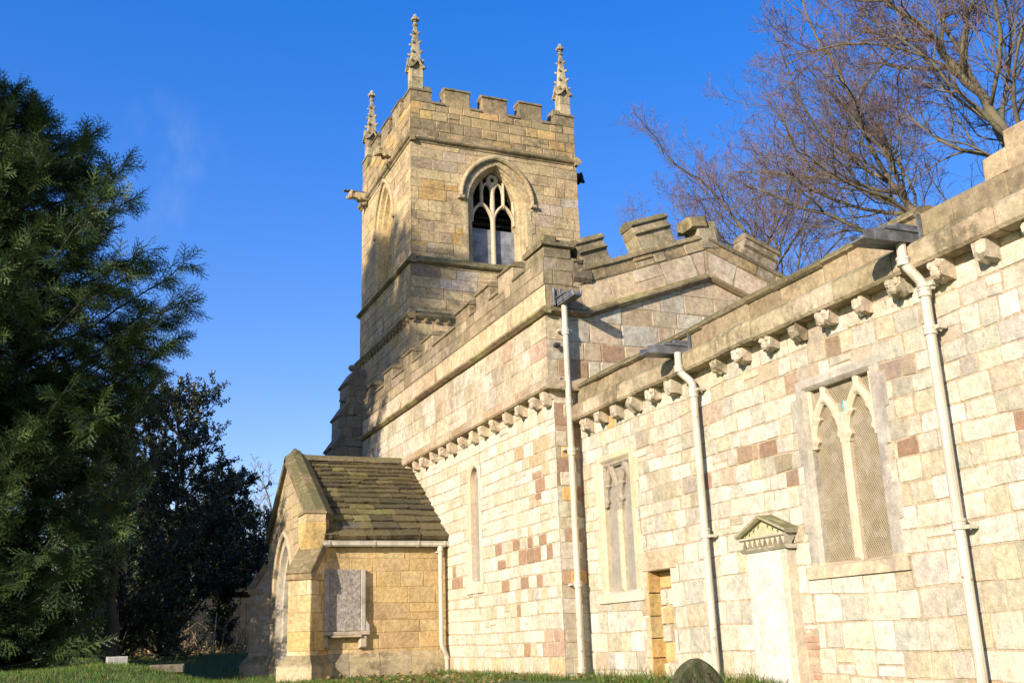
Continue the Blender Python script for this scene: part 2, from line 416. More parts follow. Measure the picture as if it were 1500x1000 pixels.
# ------------------------------------------------------------------ palettes (albedo)
CREAM = (.505, .455, .355); PALE = (.53, .497, .415); TAN = (.40, .335, .245); BUFF = (.455, .402, .285); GREYW = (.43, .40, .32); RED = (.27, .15, .092); BROWN = (.25, .175, .115); OCHRE = (.52, .33, .13); YEL = (.52, .415, .28); DKGREY = (.26, .225, .175)
P_NAVE = [(5, CREAM), (3.4, PALE), (1.0, BUFF), (.3, TAN), (.3, YEL)]
P_CHAN = [(3.2, CREAM), (3.2, PALE), (1.8, GREYW), (1.2, BUFF), (.4, TAN), (.28, YEL), (.06, OCHRE)]
P_CHAN_UP = [(3, CREAM), (2.2, GREYW), (2.6, PALE), (1.3, BUFF), (.6, TAN), (.3, (.36, .32, .25)), (.08, BROWN)]
P_UPPER = [(3, CREAM), (2.5, BUFF), (1.5, TAN), (1.5, GREYW), (.6, (.42, .31, .22))]
P_TOWER = [(3, (.485, .37, .21)), (3, (.45, .345, .20)), (1.6, (.51, .39, .22)), (1.2, (.40, .31, .195)), (.35, (.55, .43, .31)), (.3, (.50, .35, .155))]
P_TOWER_TOP = [(3, (.42, .31, .165)), (2, (.36, .27, .15)), (1.6, (.48, .33, .135)), (1, (.31, .235, .14))]
P_PORCH = [(3, (.50, .355, .165)), (2.4, (.48, .335, .155)), (2, (.52, .385, .195)), (.8, (.45, .32, .165))]
P_WEATH = [(3, (.30, .235, .145)), (2, (.25, .195, .12)), (1.4, (.36, .285, .18)), (1, (.33, .26, .19))]
P_COPE = [(3, (.24, .19, .11)), (2, (.20, .16, .095)), (1, (.29, .225, .13))]
MORT = (.39, .315, .215); MORT_T = (.27, .205, .12)
# ================================================================== CHURCH
church = empty('church', (9.9, 18.0, 0), label='old pale limestone church with a square battlemented tower, low chancel and stone-roofed porch', category='church')
XL, XU, XC, YN = 6.84, 6.76, 7.26, 14.24          # nave wall, nave upper wall, chancel wall, nave east wall
CX, CY = 9.87, 25.8                                # tower centre
rng = random.Random(7)

def corbel(mb, F, u, vtop, w, h, d, col, rg, kind):
    prof = {0: [(0, 0), (1, 0), (1, -.62), (.82, -.9), (.4, -1), (0, -1)],
            1: [(0, 0), (1, 0), (1.02, -.3), (1.0, -.55), (.78, -.82), (.35, -1), (0, -1)],
            2: [(0, 0), (.9, 0), (.95, -.2), (1.08, -.4), (1.02, -.75), (.6, -.95), (0, -1)]}[kind % 3]
    nu = 5; V = []; n = len(prof)
    for i in range(nu):
        t = i / (nu - 1) * 2 - 1
        for (pd, pv) in prof:
            bulge = 1 + (.06 * (1 - t * t) if pd > .5 else 0)
            k = (1 if pv > -.9 else .92)
            a = rg.uniform(-.016, .016)
            V.append(F.p(u + t * w / 2 * k + rg.uniform(-.006, .006), vtop + pv * h + a, pd * d * bulge + (rg.uniform(-.022, .018) if pd > .2 else 0)))
    fs = []
    for i in range(nu - 1):
        for m in range(n):
            a, b = i * n + m, i * n + (m + 1) % n; fs.append([a, b, b + n, a + n])
    fs += [list(range(n))[::-1], [(nu - 1) * n + m for m in range(n)]]
    if not F.flip: fs = [f[::-1] for f in fs]
    mb.mesh(V, fs, col)
    if kind % 3 == 2 or kind % 4 == 1:      # worn carved face: brow, nose, jowls
        for du, dv, r in ((-.05, -.3, .045), (.05, -.3, .045), (0, -.52, .05), (0, -.75, .055)):
            blob(mb, F.p(u + du * w / .2, vtop + dv * h, d * 1.0), r * .9, col, rg)
def blob(mb, c, r, col, rg, sq=(1, 1, 1), n=7, m=5):
    V, fs = [], []
    for i in range(1, m):
        th = math.pi * i / m
        for k in range(n):
            ph = 2 * math.pi * k / n; rr = r * rg.uniform(.88, 1.12)
            V.append((c[0] + rr * math.sin(th) * math.cos(ph) * sq[0], c[1] + rr * math.sin(th) * math.sin(ph) * sq[1], c[2] + rr * math.cos(th) * sq[2]))
    t = len(V); V += [(c[0], c[1], c[2] + r * sq[2]), (c[0], c[1], c[2] - r * sq[2])]
    for i in range(m - 2):
        for k in range(n): fs.append([i*n+k, (i+1)*n+k, (i+1)*n+(k+1)%n, i*n+(k+1)%n])
    for k in range(n): fs.append([t, k, (k+1) % n]); fs.append([t+1, (m-2)*n+(k+1)%n, (m-2)*n+k])
    mb.mesh(V, fs, col)

# ---------------------------------------------------------------- nave (south wall, east wall)
FS, FU, FE = south(XL), south(XU), east(YN)
lan_c, lan_a, lan_sp, lan_ap, lan_b = 17.76, .215, 3.36, 3.60, 1.56
mb = MB()
lan_hole = arch_poly(lan_c, lan_a + .05, lan_sp, lan_ap + .05, lan_b - .02)
red = [(16.55, 1.73), (16.62, 2.05), (16.0, 2.03), (15.75, 1.78), (15.30, 2.08), (14.86, 2.10), (15.2, 1.78), (14.64, 1.80), (15.6, 1.5), (16.35, 1.45), (15.0, 1.42),
       (19.2, 2.65), (18.75, 1.85), (18.6, 1.55), (19.35, 1.5), (18.95, 1.6), (16.9, 2.75), (14.9, 2.72), (14.95, 2.95), (15.9, .95), (15.65, .38)]
over = [(u, v, .125, (.30, .19, .118)) for u, v in red]
over += [(14.9, 3.4, .28, (.46, .33, .205)), (14.7, 3.1, .2, (.46, .33, .205)), (15.5, 3.55, .16, (.46, .33, .205)), (15.0, 2.55, .16, (.44, .33, .22)), (14.55, .38, .3, (.40, .28, .20)), (14.4, .12, .3, (.50, .34, .2))]
def nzone(u, v):
    if v < .25: return [(2, YEL), (2, CREAM), (1, (.52, .37, .22))]
    return None
masonry(mb, FS, [(YN, -.4), (25.2, -.4), (25.2, 4.24), (YN, 4.24)], P_NAVE, MORT, [lan_hole], seed=11, rowseed=5, rowh=(.18, .24), stw=(.19, .38), over=over, zone=nzone, ext=(.012, 0), v0=-.4)
# east face of the lower corner and the rest of the nave east wall down to the chancel roof
def ezone(u, v):
    if u < 7.5 and v < 4.2: return [(2, CREAM), (1.5, BUFF), (1, TAN), (1, (.4, .27, .18)), (.7, (.30, .19, .13)), (.6, OCHRE)]
    return None
masonry(mb, FE, [(XL, -.4), (7.5, -.4), (7.5, 4.24), (XL, 4.24)], P_NAVE, MORT, (), seed=12, rowseed=5, rowh=(.18, .24), stw=(.2, .4), zone=ezone, ext=(.012, 0), v0=-.4)
nave = mb.build('nave', M['nave'], church)
# the wall above the corbel table and the east gable wall
def gz(X): return 5.45 + .365 * (max(0, min(X, 2 * 9.86 - X) - 7.45))
mb = MB()
masonry(mb, FU, [(YN - .0, 4.44), (25.2, 4.44), (25.2, 5.48), (YN, 5.48)], P_UPPER, (.44, .34, .22), (), seed=13, rowseed=9, rowh=(.3, .4), stw=(.4, .85), ext=(.012, 0), lift=(.003, .009), gap=.009)
gpoly = [(XU, 4.1), (12.96, 4.1), (12.96, gz(12.96)), (12.27, gz(12.27)), (9.86, gz(9.86)), (7.45, gz(7.45)), (XU, gz(XU))]
masonry(mb, FE, gpoly, [(3, (.47, .39, .28)), (2, (.44, .35, .235)), (1.5, GREYW), (1, (.40, .30, .2)), (.3, (.33, .22, .14))], (.36, .28, .18), (), seed=14, rowseed=10, rowh=(.24, .36), stw=(.28, .62), ext=(.012, 0))
mb.build('upper_wall', M['upper'], nave)
# window dressings of the lancet
mb = MB()
op = lambda u, v: min(arch_sd(u, v, lan_c, lan_a, lan_sp, lan_ap), v - lan_b)
def sd(u, v):
    out = min(arch_sd(u, v, lan_c, lan_a + .13 + .05 * (int(v / .27) % 2), lan_sp, lan_ap + .13), v - (lan_b - .22))
    return min(out, -op(u, v))
plate(mb, FS, sd, lan_c - .5, lan_c + .5, lan_b - .24, lan_ap + .2, .02, .016, -.16, CREAM, .03, .8,
      colf=lambda u, v: jit(random.Random(int(v / .27) * 7 + (u > lan_c)), YEL if u > lan_c and v > 2.2 else CREAM, .06))
extrude_profile(mb, FS, [(-.16, 1.56), (.03, 1.50), (.035, 1.36), (0, 1.36)], lan_c - .42, lan_c + .42, CREAM)
lancet = mb.build('lancet_window', M['dress'], nave)
mb = MB(); mb.fpoly(FS, [(lan_c - .3, 1.5, -.10), (lan_c + .3, 1.5, -.10), (lan_c + .3, 3.7, -.10), (lan_c - .3, 3.7, -.10)], (.2, .2, .2)); mb.build('window_glass', M['glass_pale'], nave)
# corbel table
mb = MB()
slab = [(-.05, 4.225), (.175, 4.225), (.20, 4.255), (.20, 4.36), (.075, 4.455), (-.05, 4.455)]
mould(mb, FS, slab, YN - .15, 25.2, [(2, (.40, .30, .19)), (2, (.46, .37, .25)), (1, (.34, .25, .14)), (.7, (.43, .36, .17))], rng)
mould(mb, FE, [(-.05, 4.225), (.13, 4.225), (.15, 4.27), (.15, 4.36), (.012, 4.455), (-.05, 4.455)], XL - .1, 7.42, [(1, (.42, .33, .21))], rng)
mb.build('corbel_table', M['upper'], nave)
nc = [14.42, 14.98, 15.55, 16.15, 16.75, 17.27, 17.78, 18.37, 18.92, 19.45, 20.05, 20.65, 21.22, 21.8, 22.4, 23.0, 23.6, 24.2, 24.8]
for i, u in enumerate([max(14.36, q * .985) for q in nc]):
    mb = MB(); rg = random.Random(i * 3 + 1)
    corbel(mb, FS, u, 4.235, rg.uniform(.15, .20), rg.uniform(.20, .25), rg.uniform(.13, .16), jit(rg, (.50, .41, .30), .12), rg, i)
    mb.build('corbel', M['upper'], nave)
# string course and battlemented parapet, south side
mb = MB()
strp = [(-.05, 5.455), (.05, 5.455), (.11, 5.50), (.115, 5.535), (.012, 5.60), (-.05, 5.60)]
P_STR = [(2, (.27, .20, .115)), (1, (.34, .26, .15)), (1, (.36, .31, .15))]
mould(mb, FU, strp, YN - .11, 25.2, P_STR, rng, ln=(.7, 1.1))
mould(mb, FE, strp, XU - .0, 7.45, P_STR, rng)
th = math.atan(.365); ct, st = math.cos(th), math.sin(th)
FL = Frame((7.45, YN, 5.45), (ct, 0, st), (-st, 0, ct), (0, -1, 0)); LL = 2.41 / ct
FR = Frame((9.86, YN, 5.45 + .365 * 2.41), (ct, 0, -st), (st, 0, ct), (0, -1, 0)); LR = 3.1 / ct
spr = [(d, v - 5.455) for d, v in strp]
mould(mb, FL, spr, .0, LL, P_STR, rng); mould(mb, FR, spr, .0, LR, P_STR, rng)
mb.build('string_course', M['weathered'], nave)
ASH = [(2, (.53, .41, .26)), (1.5, (.50, .39, .25)), (1, (.47, .38, .27)), (.6, (.52, .42, .3))]
mb = MB()
masonry(mb, FU, [(YN, 5.57), (25.2, 5.57), (25.2, 5.95), (YN, 5.95)], ASH, MORT_T, (), seed=21, rowseed=2, rowh=(.375, .385), stw=(.6, 1.0), ext=(.01, 0), gap=.007, lift=(.003, .006))
masonry(mb, FE, [(XU, 5.57), (7.50, 5.57), (7.42, 5.95), (XU, 5.95)], ASH, MORT_T, (), seed=22, rowseed=2, rowh=(.375, .385), stw=(.4, .7), ext=(.01, 0), gap=.007, lift=(.003, .006))
k = .365
masonry(mb, FL, [(.06, .13), (LL, .13), (LL + k * .4, .53), (.06 + k * .4 - .1, .53)], ASH, MORT_T, (), seed=23, rowseed=3, rowh=(.40, .41), stw=(.5, .9), gap=.007, lift=(.003, .006))
masonry(mb, FR, [(-k * .0, .13), (LR, .13), (LR - k * .4, .53), (-k * .4, .53)], ASH, MORT_T, (), seed=24, rowseed=3, rowh=(.40, .41), stw=(.5, .9), gap=.007, lift=(.003, .006))
boxw(mb, XU + .004, XU + .36, YN + .004, 25.2, 5.5, 6.42, (.3, .25, .18))
gq = [(7.2, 5.4), (9.86, 6.33), (12.9, 5.3), (12.9, 5.98), (9.86, 7.07), (7.2, 6.2)]
mb.mesh([FE.p(a, b, -.006) for a, b in gq] + [FE.p(a, b, -.36) for a, b in gq], [list(range(6)), list(range(6, 12))[::-1]] + [[i, 6 + i, 6 + (i + 1) % 6, (i + 1) % 6] for i in range(6)], (.36, .28, .17))
parapet = mb.build('parapet', M['upper'], nave)
mb = MB()
RGH = [(2, (.40, .30, .14)), (2, (.36, .27, .15)), (1, (.28, .21, .125)), (1, (.43, .34, .2))]
masonry(mb, FU, [(YN, 5.96), (25.2, 5.96), (25.2, 6.42), (YN, 6.42)], P_WEATH, (.2, .155, .09), (), seed=25, rowseed=2, rowh=(.22, .24), stw=(.3, .7), ext=(.012, 0), v0=5.96)
masonry(mb, FE, [(XU, 5.96), (7.42, 5.96), (7.36, 6.42), (XU, 6.42)], P_WEATH, (.2, .155, .09), (), seed=26, rowseed=2, rowh=(.22, .24), stw=(.3, .6), ext=(.012, 0), v0=5.96)
masonry(mb, FL, [(.0, .54), (LL + k * .54, .54), (LL + k * .72, .74), (.1, .74)], RGH, (.25, .19, .1), (), seed=27, rowseed=4, rowh=(.2, .205), stw=(.25, .55), lift=(.0, .02))
masonry(mb, FR, [(-k * .54, .54), (LR, .54), (LR, .74), (-k * .72, .74)], RGH, (.25, .19, .1), (), seed=28, rowseed=4, rowh=(.2, .205), stw=(.25, .55), lift=(.0, .02))
mb.build('rough_stonework', M['weathered'], nave)
def crenel(mb, F, u0, u1, v, rg, th=.36, hgt=.1):
    mould(mb, F, [(-th, v), (.012, v), (.035, v + .015), (.035, v + .035), (.0, v + hgt), (-th, v + hgt * 1.2)], u0, u1, P_COPE, rg, ln=(.5, .9))
def merlon(name, F, u0, u1, v0, v1, rg, parent, capH=.09, th=.36, body=P_WEATH, band=False):
    mb = MB()
    block(mb, F, u0, u1, v0 - .03, v1 - capH, -th, .008, pick(rg, body), .012, rg, .006)
    if band: extrude_profile(mb, F, [(-th, v1 - capH - .17), (.015, v1 - capH - .17), (.05, v1 - capH - .145), (.02, v1 - capH - .11), (-th, v1 - capH - .11)], u0 - .004, u1 + .004, pick(rg, P_COPE))
    pr = [(-th - .01, v1 - capH), (.02, v1 - capH), (.04, v1 - capH + .015), (.04, v1 - capH + .04), (-.02, v1 - .005), (-th * .5, v1 + .02), (-th - .01, v1 - .02)]
    extrude_profile(mb, F, pr, u0 - .014, u1 + .014, pick(rg, P_COPE))
    return mb.build(name, M['coping'], parent)
for a, b in ((14.95, 15.48), (16.12, 16.56), (17.22, 17.55), (18.32, 19.72), (20.38, 21.08), (21.72, 22.6), (23.3, 24.2), (24.85, 25.2)): 
    mb = MB(); crenel(mb, FU, a, b, 6.40, rng); mb.build('crenel_coping', M['coping'], nave)
mb = MB()
crenel(mb, FL, .10, LL + .2, .73, rng); crenel(mb, FR, -.2, LR, .73, rng)
mb.build('gable_coping', M['coping'], nave)
rg = random.Random(5)
for a, b in ((15.48, 16.12), (16.56, 17.22), (17.55, 18.32), (19.72, 20.38), (21.08, 21.72), (22.6, 23.3), (24.2, 24.85)):
    merlon('merlon', FU, a, b, 6.42, rg.uniform(6.74, 6.80), rg, nave)
# tall corner merlon, stepped on the east side
mb = MB()
block(mb, FE, XU, 7.26, 6.42, 6.60, -.70, .008, (.31, .25, .155), .015, rg, .004)
extrude_profile(mb, FE, [(-.72, 6.60), (.012, 6.60), (.05, 6.625), (.045, 6.66), (.0, 6.70), (-.72, 6.70)], XU - .04, 7.29, (.24, .19, .11))
block(mb, FE, XU + .0, 7.02, 6.68, 6.82, -.66, .0, (.27, .225, .12), .03, rg, .006)
block(mb, FE, 7.03, 7.26, 6.68, 6.78, -.5, -.05, (.25, .2, .12), .04, rg, .008)
mb.build('merlon', M['coping'], nave)
# sloped dark lichened stone in the first gap of the gable, then merlons set square to the slope
mb = MB(); extrude_profile(mb, FE, [(-.36, 6.05), (.02, 6.05), (.06, 6.12), (.0, 6.36), (-.36, 6.40)], 7.27, 7.60, (.16, .12, .085)); 
block(mb, FE, 7.27, 7.46, 6.38, 6.46, -.36, .02, (.2, .16, .1), .02, rg, .006); mb.build('weathering_stone', M['coping'], nave)
for a, b, t in ((.34, .88, 1.30), (1.50, 2.24, 1.37)):
    merlon('merlon', FL, a, b, .73, t, rg, nave, capH=.11, body=[(1, (.40, .315, .19)), (1, (.34, .27, .175))], band=True)
for a, b, t in ((.50, 1.22, 1.26), (2.1, 2.7, 1.2)):
    merlon('merlon', FR, a, b, .60, t, rg, nave, capH=.12, body=[(1, (.33, .28, .2))], band=True)
# apex block with a leaning cap
mb = MB()
FAx = Frame((9.98, YN, 6.33), (.985, 0, .17), (-.17, 0, .985), (0, -1, 0))
block(mb, FAx, -.10, .28, .60, 1.0, -.36, .02, (.36, .30, .2), .02, rg, .01)
block(mb, FAx, -.24, .13, .98, 1.20, -.36, .05, (.29, .235, .12), .03, rg, .01)
block(mb, FAx, .14, .34, .72, 1.12, -.36, .0, (.3, .255, .14), .03, rg, .01)
mb.build('gable_apex_stone', M['coping'], nave)
# nave roof (leaded, low pitch) and the far walls
mb = MB()
for sgn in (-1, 1):
    for i in range(9):
        y0 = YN + .3 + i * 1.05
        mb.poly([(9.86, y0, 6.62), (9.86, y0 + 1.05, 6.62), (9.86 + sgn * 2.9, y0 + 1.05, 5.72), (9.86 + sgn * 2.9, y0, 5.72)], (.3, .3, .31))
        lo = [(9.86, y0 - .03), (9.86, y0 + .03)]
        boxv = [(9.86, y0 - .025, 6.68), (9.86, y0 + .025, 6.68), (9.86 + sgn * 2.9, y0 + .025, 5.78), (9.86 + sgn * 2.9, y0 - .025, 5.78)]
        mb.poly(boxv, (.3, .3, .31))
mb.build('roof', M['lead'], nave)
mb = MB()
boxw(mb, 12.6, 12.96, YN + .01, 25.2, -.3, 6.4, CREAM); boxw(mb, XL + .3, 12.6, 25.0, 25.19, -.3, 5.9, CREAM)
mb.build('rear_wall', M['nave'], nave)
# small rusty lamp bracket on the corner
mb = MB(); block(mb, FE, 6.87, 6.95, 4.93, 4.98, .0, .1, (.05, .045, .04), .01); blob(mb, (6.86, YN - .1, 4.94), .035, (.04, .04, .04), rg)
mb.build('lamp_bracket', M['rust'], nave)

# ---------------------------------------------------------------- chancel
FC = south(XC)
w2 = dict(c=8.39, hw=.49, b=1.18, t=3.0); w1 = dict(c=13.2, hw=.41, b=1.14, t=2.98)
mb = MB()
def rect(a, b, c, d): return [(a, c), (b, c), (b, d), (a, d)]
H1 = rect(w1['c'] - w1['hw'] - .03, w1['c'] + w1['hw'] + .03, w1['b'] - .03, w1['t'] + .03)
H2 = rect(w2['c'] - w2['hw'] - .03, w2['c'] + w2['hw'] + .03, w2['b'] - .03, w2['t'] + .03)
H3 = rect(11.88, 12.46, -.39, 1.37)
reds = [(9.55, 2.56, .15, (.25, .155, .10)), (10.02, 2.45, .15, (.32, .23, .15)), (11.0, 2.42, .14, (.33, .21, .14)), (7.52, 2.15, .13, (.275, .165, .11)), (6.2, 2.14, .13, (.29, .165, .11)), (7.46, 2.98, .1, (.31, .235, .17)), (9.2, 3.2, .14, (.36, .26, .18)), (12.9, .62, .13, (.30, .225, .15)),
        (9.5, 3.42, .16, (.42, .335, .24)), (7.72, 1.72, .1, YEL), (9.05, .55, .08, (.54, .41, .2)), (8.55, .6, .11, YEL), (6.05, .4, .2, (.53, .43, .26)), (6.6, .95, .3, BUFF), (9.32, 2.35, .18, (.28, .22, .15)), (10.75, 3.18, .12, (.38, .29, .21)), (13.9, .3, .14, (.42, .33, .24)), (13.6, .1, .12, (.38, .28, .2))]
def czone(u, v):
    if v < .9: return P_CHAN
    if v > 1.6: return P_CHAN_UP if u < 12.4 else P_CHAN
    return None
masonry(mb, FC, [(4.3, -.5), (YN + .0, -.5), (YN + .0, 3.75), (4.3, 3.75)], P_CHAN, MORT, [H1, H2, H3], seed=31, rowseed=17, rowh=lambda v: (.25, .31) if v < .95 else (.17, .235), stw=(.18, .40), over=reds, zone=czone, corner=.013, bev=.009, wob=.016, jx=.015, lift=(.002, .011), gap=.010)
chancel = mb.build('chancel', M['chancel'], church)
# corbel slab, wall face above, coping
mb = MB()
slabC = [(-.05, 3.725), (.18, 3.725), (.205, 3.755), (.205, 3.93), (.18, 3.965), (.05, 4.04), (-.05, 4.04)]
mould(mb, FC, slabC, 4.3, YN - .02, [(2, (.40, .325, .215)), (2, (.36, .285, .18)), (1, (.45, .38, .26))], rng, ln=(.45, .95), gap=.009, j=.008)
FC2 = south(XC - .03)
masonry(mb, FC2, [(4.3, 4.02), (YN - .02, 4.02), (YN - .02, 4.27), (4.3, 4.27)], P_WEATH, (.25, .19, .115), (), seed=32, rowseed=1, rowh=(.25, .26), stw=(.35, .8))
mb.build('corbel_table', M['weathered'], chancel)
mb = MB()
cop = [(-.34, 4.235), (.05, 4.235), (.085, 4.26), (.085, 4.285), (-.0, 4.36), (-.15, 4.40), (-.34, 4.36)]
mould(mb, FC, cop, 6.95, YN - .03, P_COPE, rng, ln=(.5, 1.1), j=.016)
low = [(-.34, 4.20), (.0, 4.20), (.025, 4.22), (.0, 4.25), (-.12, 4.29), (-.34, 4.27)]
mould(mb, FC, low, 6.12, 6.94, [(1, (.38, .26, .11)), (1, (.30, .21, .10))], rng, j=.015)
mb.build('wall_coping', M['coping'], chancel)
mb = MB()
for (a, b, z0, z1) in ((5.86, 6.13, 4.24, 4.47), (5.3, 5.87, 4.24, 4.62), (4.9, 5.31, 4.3, 4.85)):
    block(mb, FC, a, b, z0, z1, -.34, rng.uniform(.02, .05), pick(rng, [(1, (.42, .33, .2)), (1, (.36, .27, .15))]), .02, rng, .01)
mb.build('gable_kneeler', M['weathered'], chancel)
cc = [14.06, 13.56, 13.08, 12.56, 12.05, 11.52, 10.48, 9.97, 9.43, 8.93, 8.42, 7.89, 7.35, 6.80, 6.28, 5.74, 5.2, 4.7]
for i, u in enumerate([q * .985 for q in cc]):
    mb = MB(); rg = random.Random(i * 5 + 2)
    corbel(mb, FC, u, 3.735, rg.uniform(.155, .21), rg.uniform(.165, .225), rg.uniform(.135, .165), jit(rg, (.47, .40, .30), .14), rg, i + 1)
    mb.build('corbel', M['weathered'] if i % 3 == 0 else M['chancel'], chancel)
# east end, far wall and roof
mb = MB()
masonry(mb, east(4.3), [(XC, -.5), (12.5, -.5), (12.5, 4.3), (9.88, 5.6), (XC, 4.3)], P_CHAN, MORT, (), seed=33, rowseed=17, rowh=(.21, .28), stw=(.25, .5))
boxw(mb, 12.1, 12.46, 4.31, YN - .01, -.5, 4.2, CREAM)
mb.build('rear_wall', M['chancel'], chancel)
mb = MB()
for sgn in (-1, 1):
    mb.poly([(9.88, 4.5, 4.72), (9.88, YN - .01, 4.72), (9.88 + sgn * 2.35, YN - .01, 4.18), (9.88 + sgn * 2.35, 4.5, 4.18)], (.3, .3, .3))
mb.build('roof', M['lead'], chancel)

def square_window(name, F, w, cs, matf, matt, glassm, blue=False, worn=0.0, seed=1):
    """square-headed two-light window: chamfered frame, mullion and two cusped ogee ribs under a flat lintel"""
    c, hw, b, t = w['c'], w['hw'], w['b'], w['t']; rg = random.Random(seed)
    # frame: jamb stones of uneven width, lintel, sill
    def osd(u, v):
        if v > t + .16: return -1
        k = int((v + 10) / .36); j = .17 + .10 * ((k * 7 + (u > c) * 3) % 3) / 2
        return min(hw + j - abs(u - c), v - (b - .14), t + .15 - v)
    def isd(u, v): return min(hw - abs(u - c), v - b, t - v)
    mb = MB()
    plate(mb, F, lambda u, v: min(osd(u, v), -isd(u, v)), c - hw - .34, c + hw + .34, b - .16, t + .18, .02, .017, -.15, cs[0], .035, 1.1,
          colf=lambda u, v: jit(random.Random(int((v + 10) / .36) * 13 + (u > c) * 5 + seed + (v > t) * int(u * 2.2) * 3), cs[0] if v > b else cs[2], .1))
    extrude_profile(mb, F, [(-.12, b + .03), (.03, b - .02), (.034, b - .14), (.0, b - .14)], c - hw - .25, c + hw + .25, cs[2])
    win = mb.build(name, matf, chancel)
    a = hw / 2 - .055; lc = hw / 2 + .01
    sp = t - .62; ap = t - .16
    def tsd(u, v):
        x = u - c; s = -9
        s = max(s, min(.062 - abs(x), sp + .30 - v))                      # mullion
        for sg in (-1, 1):
            q = arch_sd(u, v, c + sg * lc, a, sp, ap)
            # ogee tip: pull the rib up towards the lintel
            tip = (v - (ap - .12)) / .28
            rib = min(q + .09 + worn * .03, -q + .01) if v > sp - .02 else -9
            s = max(s, rib)
            s = max(s, min(.045 + worn * .02 - abs(u - (c + sg * lc)) + .0, v - (ap - .03), t + .02 - v))   # tip running up into the lintel
            for s2 in (-1, 1):                                             # cusps
                ex = (u - (c + sg * lc)) * -s2                               # hooked cusp springing from the rib
                px, py = ex + a + .03, v - (sp + .09)
                s = max(s, min(.085 - px - abs(py + px * .35) * .75, px + .04))
                px, py = ex + a * .72 + .02, v - (sp + .29)
                s = max(s, min(.06 - px * .8 - abs(py) * .8, px + .05))
        s = max(s, min(.05 + worn * .03 - abs(abs(x) - hw), v - sp))       # haunch against the jamb
        if worn: s = max(s, min(.05 - abs(v - (t - .02)), hw - abs(x)))
        return min(s, hw + .02 - abs(x), t + .02 - v, v - b)
    mb = MB()
    plate(mb, F, tsd, c - hw - .03, c + hw + .03, b - .02, t + .04, .0155, -.012, -.11, cs[1], .035, .9, colf=lambda u, v: cs[1] if v > sp - .1 or not worn else cs[0])
    mb.build('tracery', matt, chancel)
    mb = MB(); mb.fpoly(F, [(c - hw - .02, b - .02, -.085), (c + hw + .02, b - .02, -.085), (c + hw + .02, t + .02, -.085), (c - hw - .02, t + .02, -.085)], (.2, .2, .2))
    mb.build('window_glass', glassm, chancel)
    if blue:
        mb = MB(); V = []
        pts = [(.0, -.1), (.035, -.04), (.045, .03), (.02, .09), (-.03, .07), (-.04, -.01), (-.02, -.07)]
        mb.fpoly(F, [(c - .02 + x, t - .28 + y, -.08) for x, y in pts], (.12, .4, .48)); mb.build('blue_pane', M['blue'], chancel)
square_window('square_headed_window', FC, w2, [(.40, .36, .30), (.48, .405, .30), YEL], M['grey'], M['dress'], M['glass'], True, 0, 3)
square_window('square_headed_window', FC, w1, [(.50, .42, .29), (.30, .255, .19), CREAM], M['dress'], M['chancel'], M['glass_pale'], False, .6, 8)

# blocked doorway
mb = MB()
block(mb, FC, 11.70, 12.74, 1.36, 1.62, -.16, .018, (.53, .43, .3), .012)
FN = south(XC + .2)
masonry(mb, FN, [(11.85, -.45), (12.5, -.45), (12.5, 1.37), (11.85, 1.37)], [(1.6, CREAM), (1.5, YEL), (2.2, (.5, .34, .155)), (.6, BUFF)], MORT, (), seed=41, rowseed=3, rowh=(.19, .26), stw=(.2, .34), lift=(.01, .05))
z = -.45
while z < 1.36:                                                    # jamb stones
    h = rng.uniform(.2, .3); z1 = min(1.365, z + h)
    block(mb, Frame((XC, 12.455, 0), (1, 0, 0), (0, 0, 1), (0, -1, 0)), -.016, .215, z + .006, z1 - .006, -.02, rng.uniform(.0, .008), pick(rng, [(2, (.50, .335, .13)), (1, (.51, .38, .18)), (.6, (.47, .30, .11))]), .006, rng, .002)
    block(mb, FC, 12.47, 12.47 + rng.uniform(.1, .2), z + .006, z1 - .006, -.02, .016, pick(rng, [(1, CREAM), (1, YEL)]), .01, rng, .003)
    z = z1
mb.build('blocked_doorway', M['porch'], chancel)

# wall monument with a little pediment
mb = MB()
mu0, mu1 = 9.32, 10.04
block(mb, FC, mu0, mu1, -.5, 1.40, .0, .125, (.58, .55, .48), .012, rng, .003)
block(mb, FC, mu0 - .02, mu0 + .09, -.5, 1.36, .0, .137, (.56, .47, .345), .008, rng, .003)
mb2 = MB()
def ped(u, v):
    x = abs(u - 9.68); return min(1.78 - v - x * .36, v - 1.50)
extrude_profile(mb2, FC, [(0, 1.385), (.14, 1.385), (.17, 1.41), (.15, 1.43), (0, 1.43)], mu0 - .05, mu1 + .05, (.5, .44, .33))
n = 9
for i in range(n):
    u = lerp(mu0 - .01, mu1 + .01, i / (n - 1)); mb2.mesh([FC.p(u - .035, 1.515, .02), FC.p(u + .035, 1.515, .02), FC.p(u + .035, 1.515, .155), FC.p(u - .035, 1.515, .155), FC.p(u, 1.435, .05), FC.p(u, 1.435, .15)],
                [[0, 1, 2, 3], [3, 2, 5], [0, 4, 1], [1, 4, 5, 2], [0, 3, 5, 4]], (.52, .45, .33))
extrude_profile(mb2, FC, [(0, 1.51), (.15, 1.51), (.18, 1.53), (.18, 1.55), (0, 1.555)], mu0 - .045, mu1 + .045, (.44, .39, .29))
pm = 9.68
mb2.mesh([FC.p(mu0 - .05, 1.55, .12), FC.p(mu1 + .05, 1.55, .12), FC.p(pm, 1.72, .12)], [[0, 1, 2]], (.42, .40, .24))
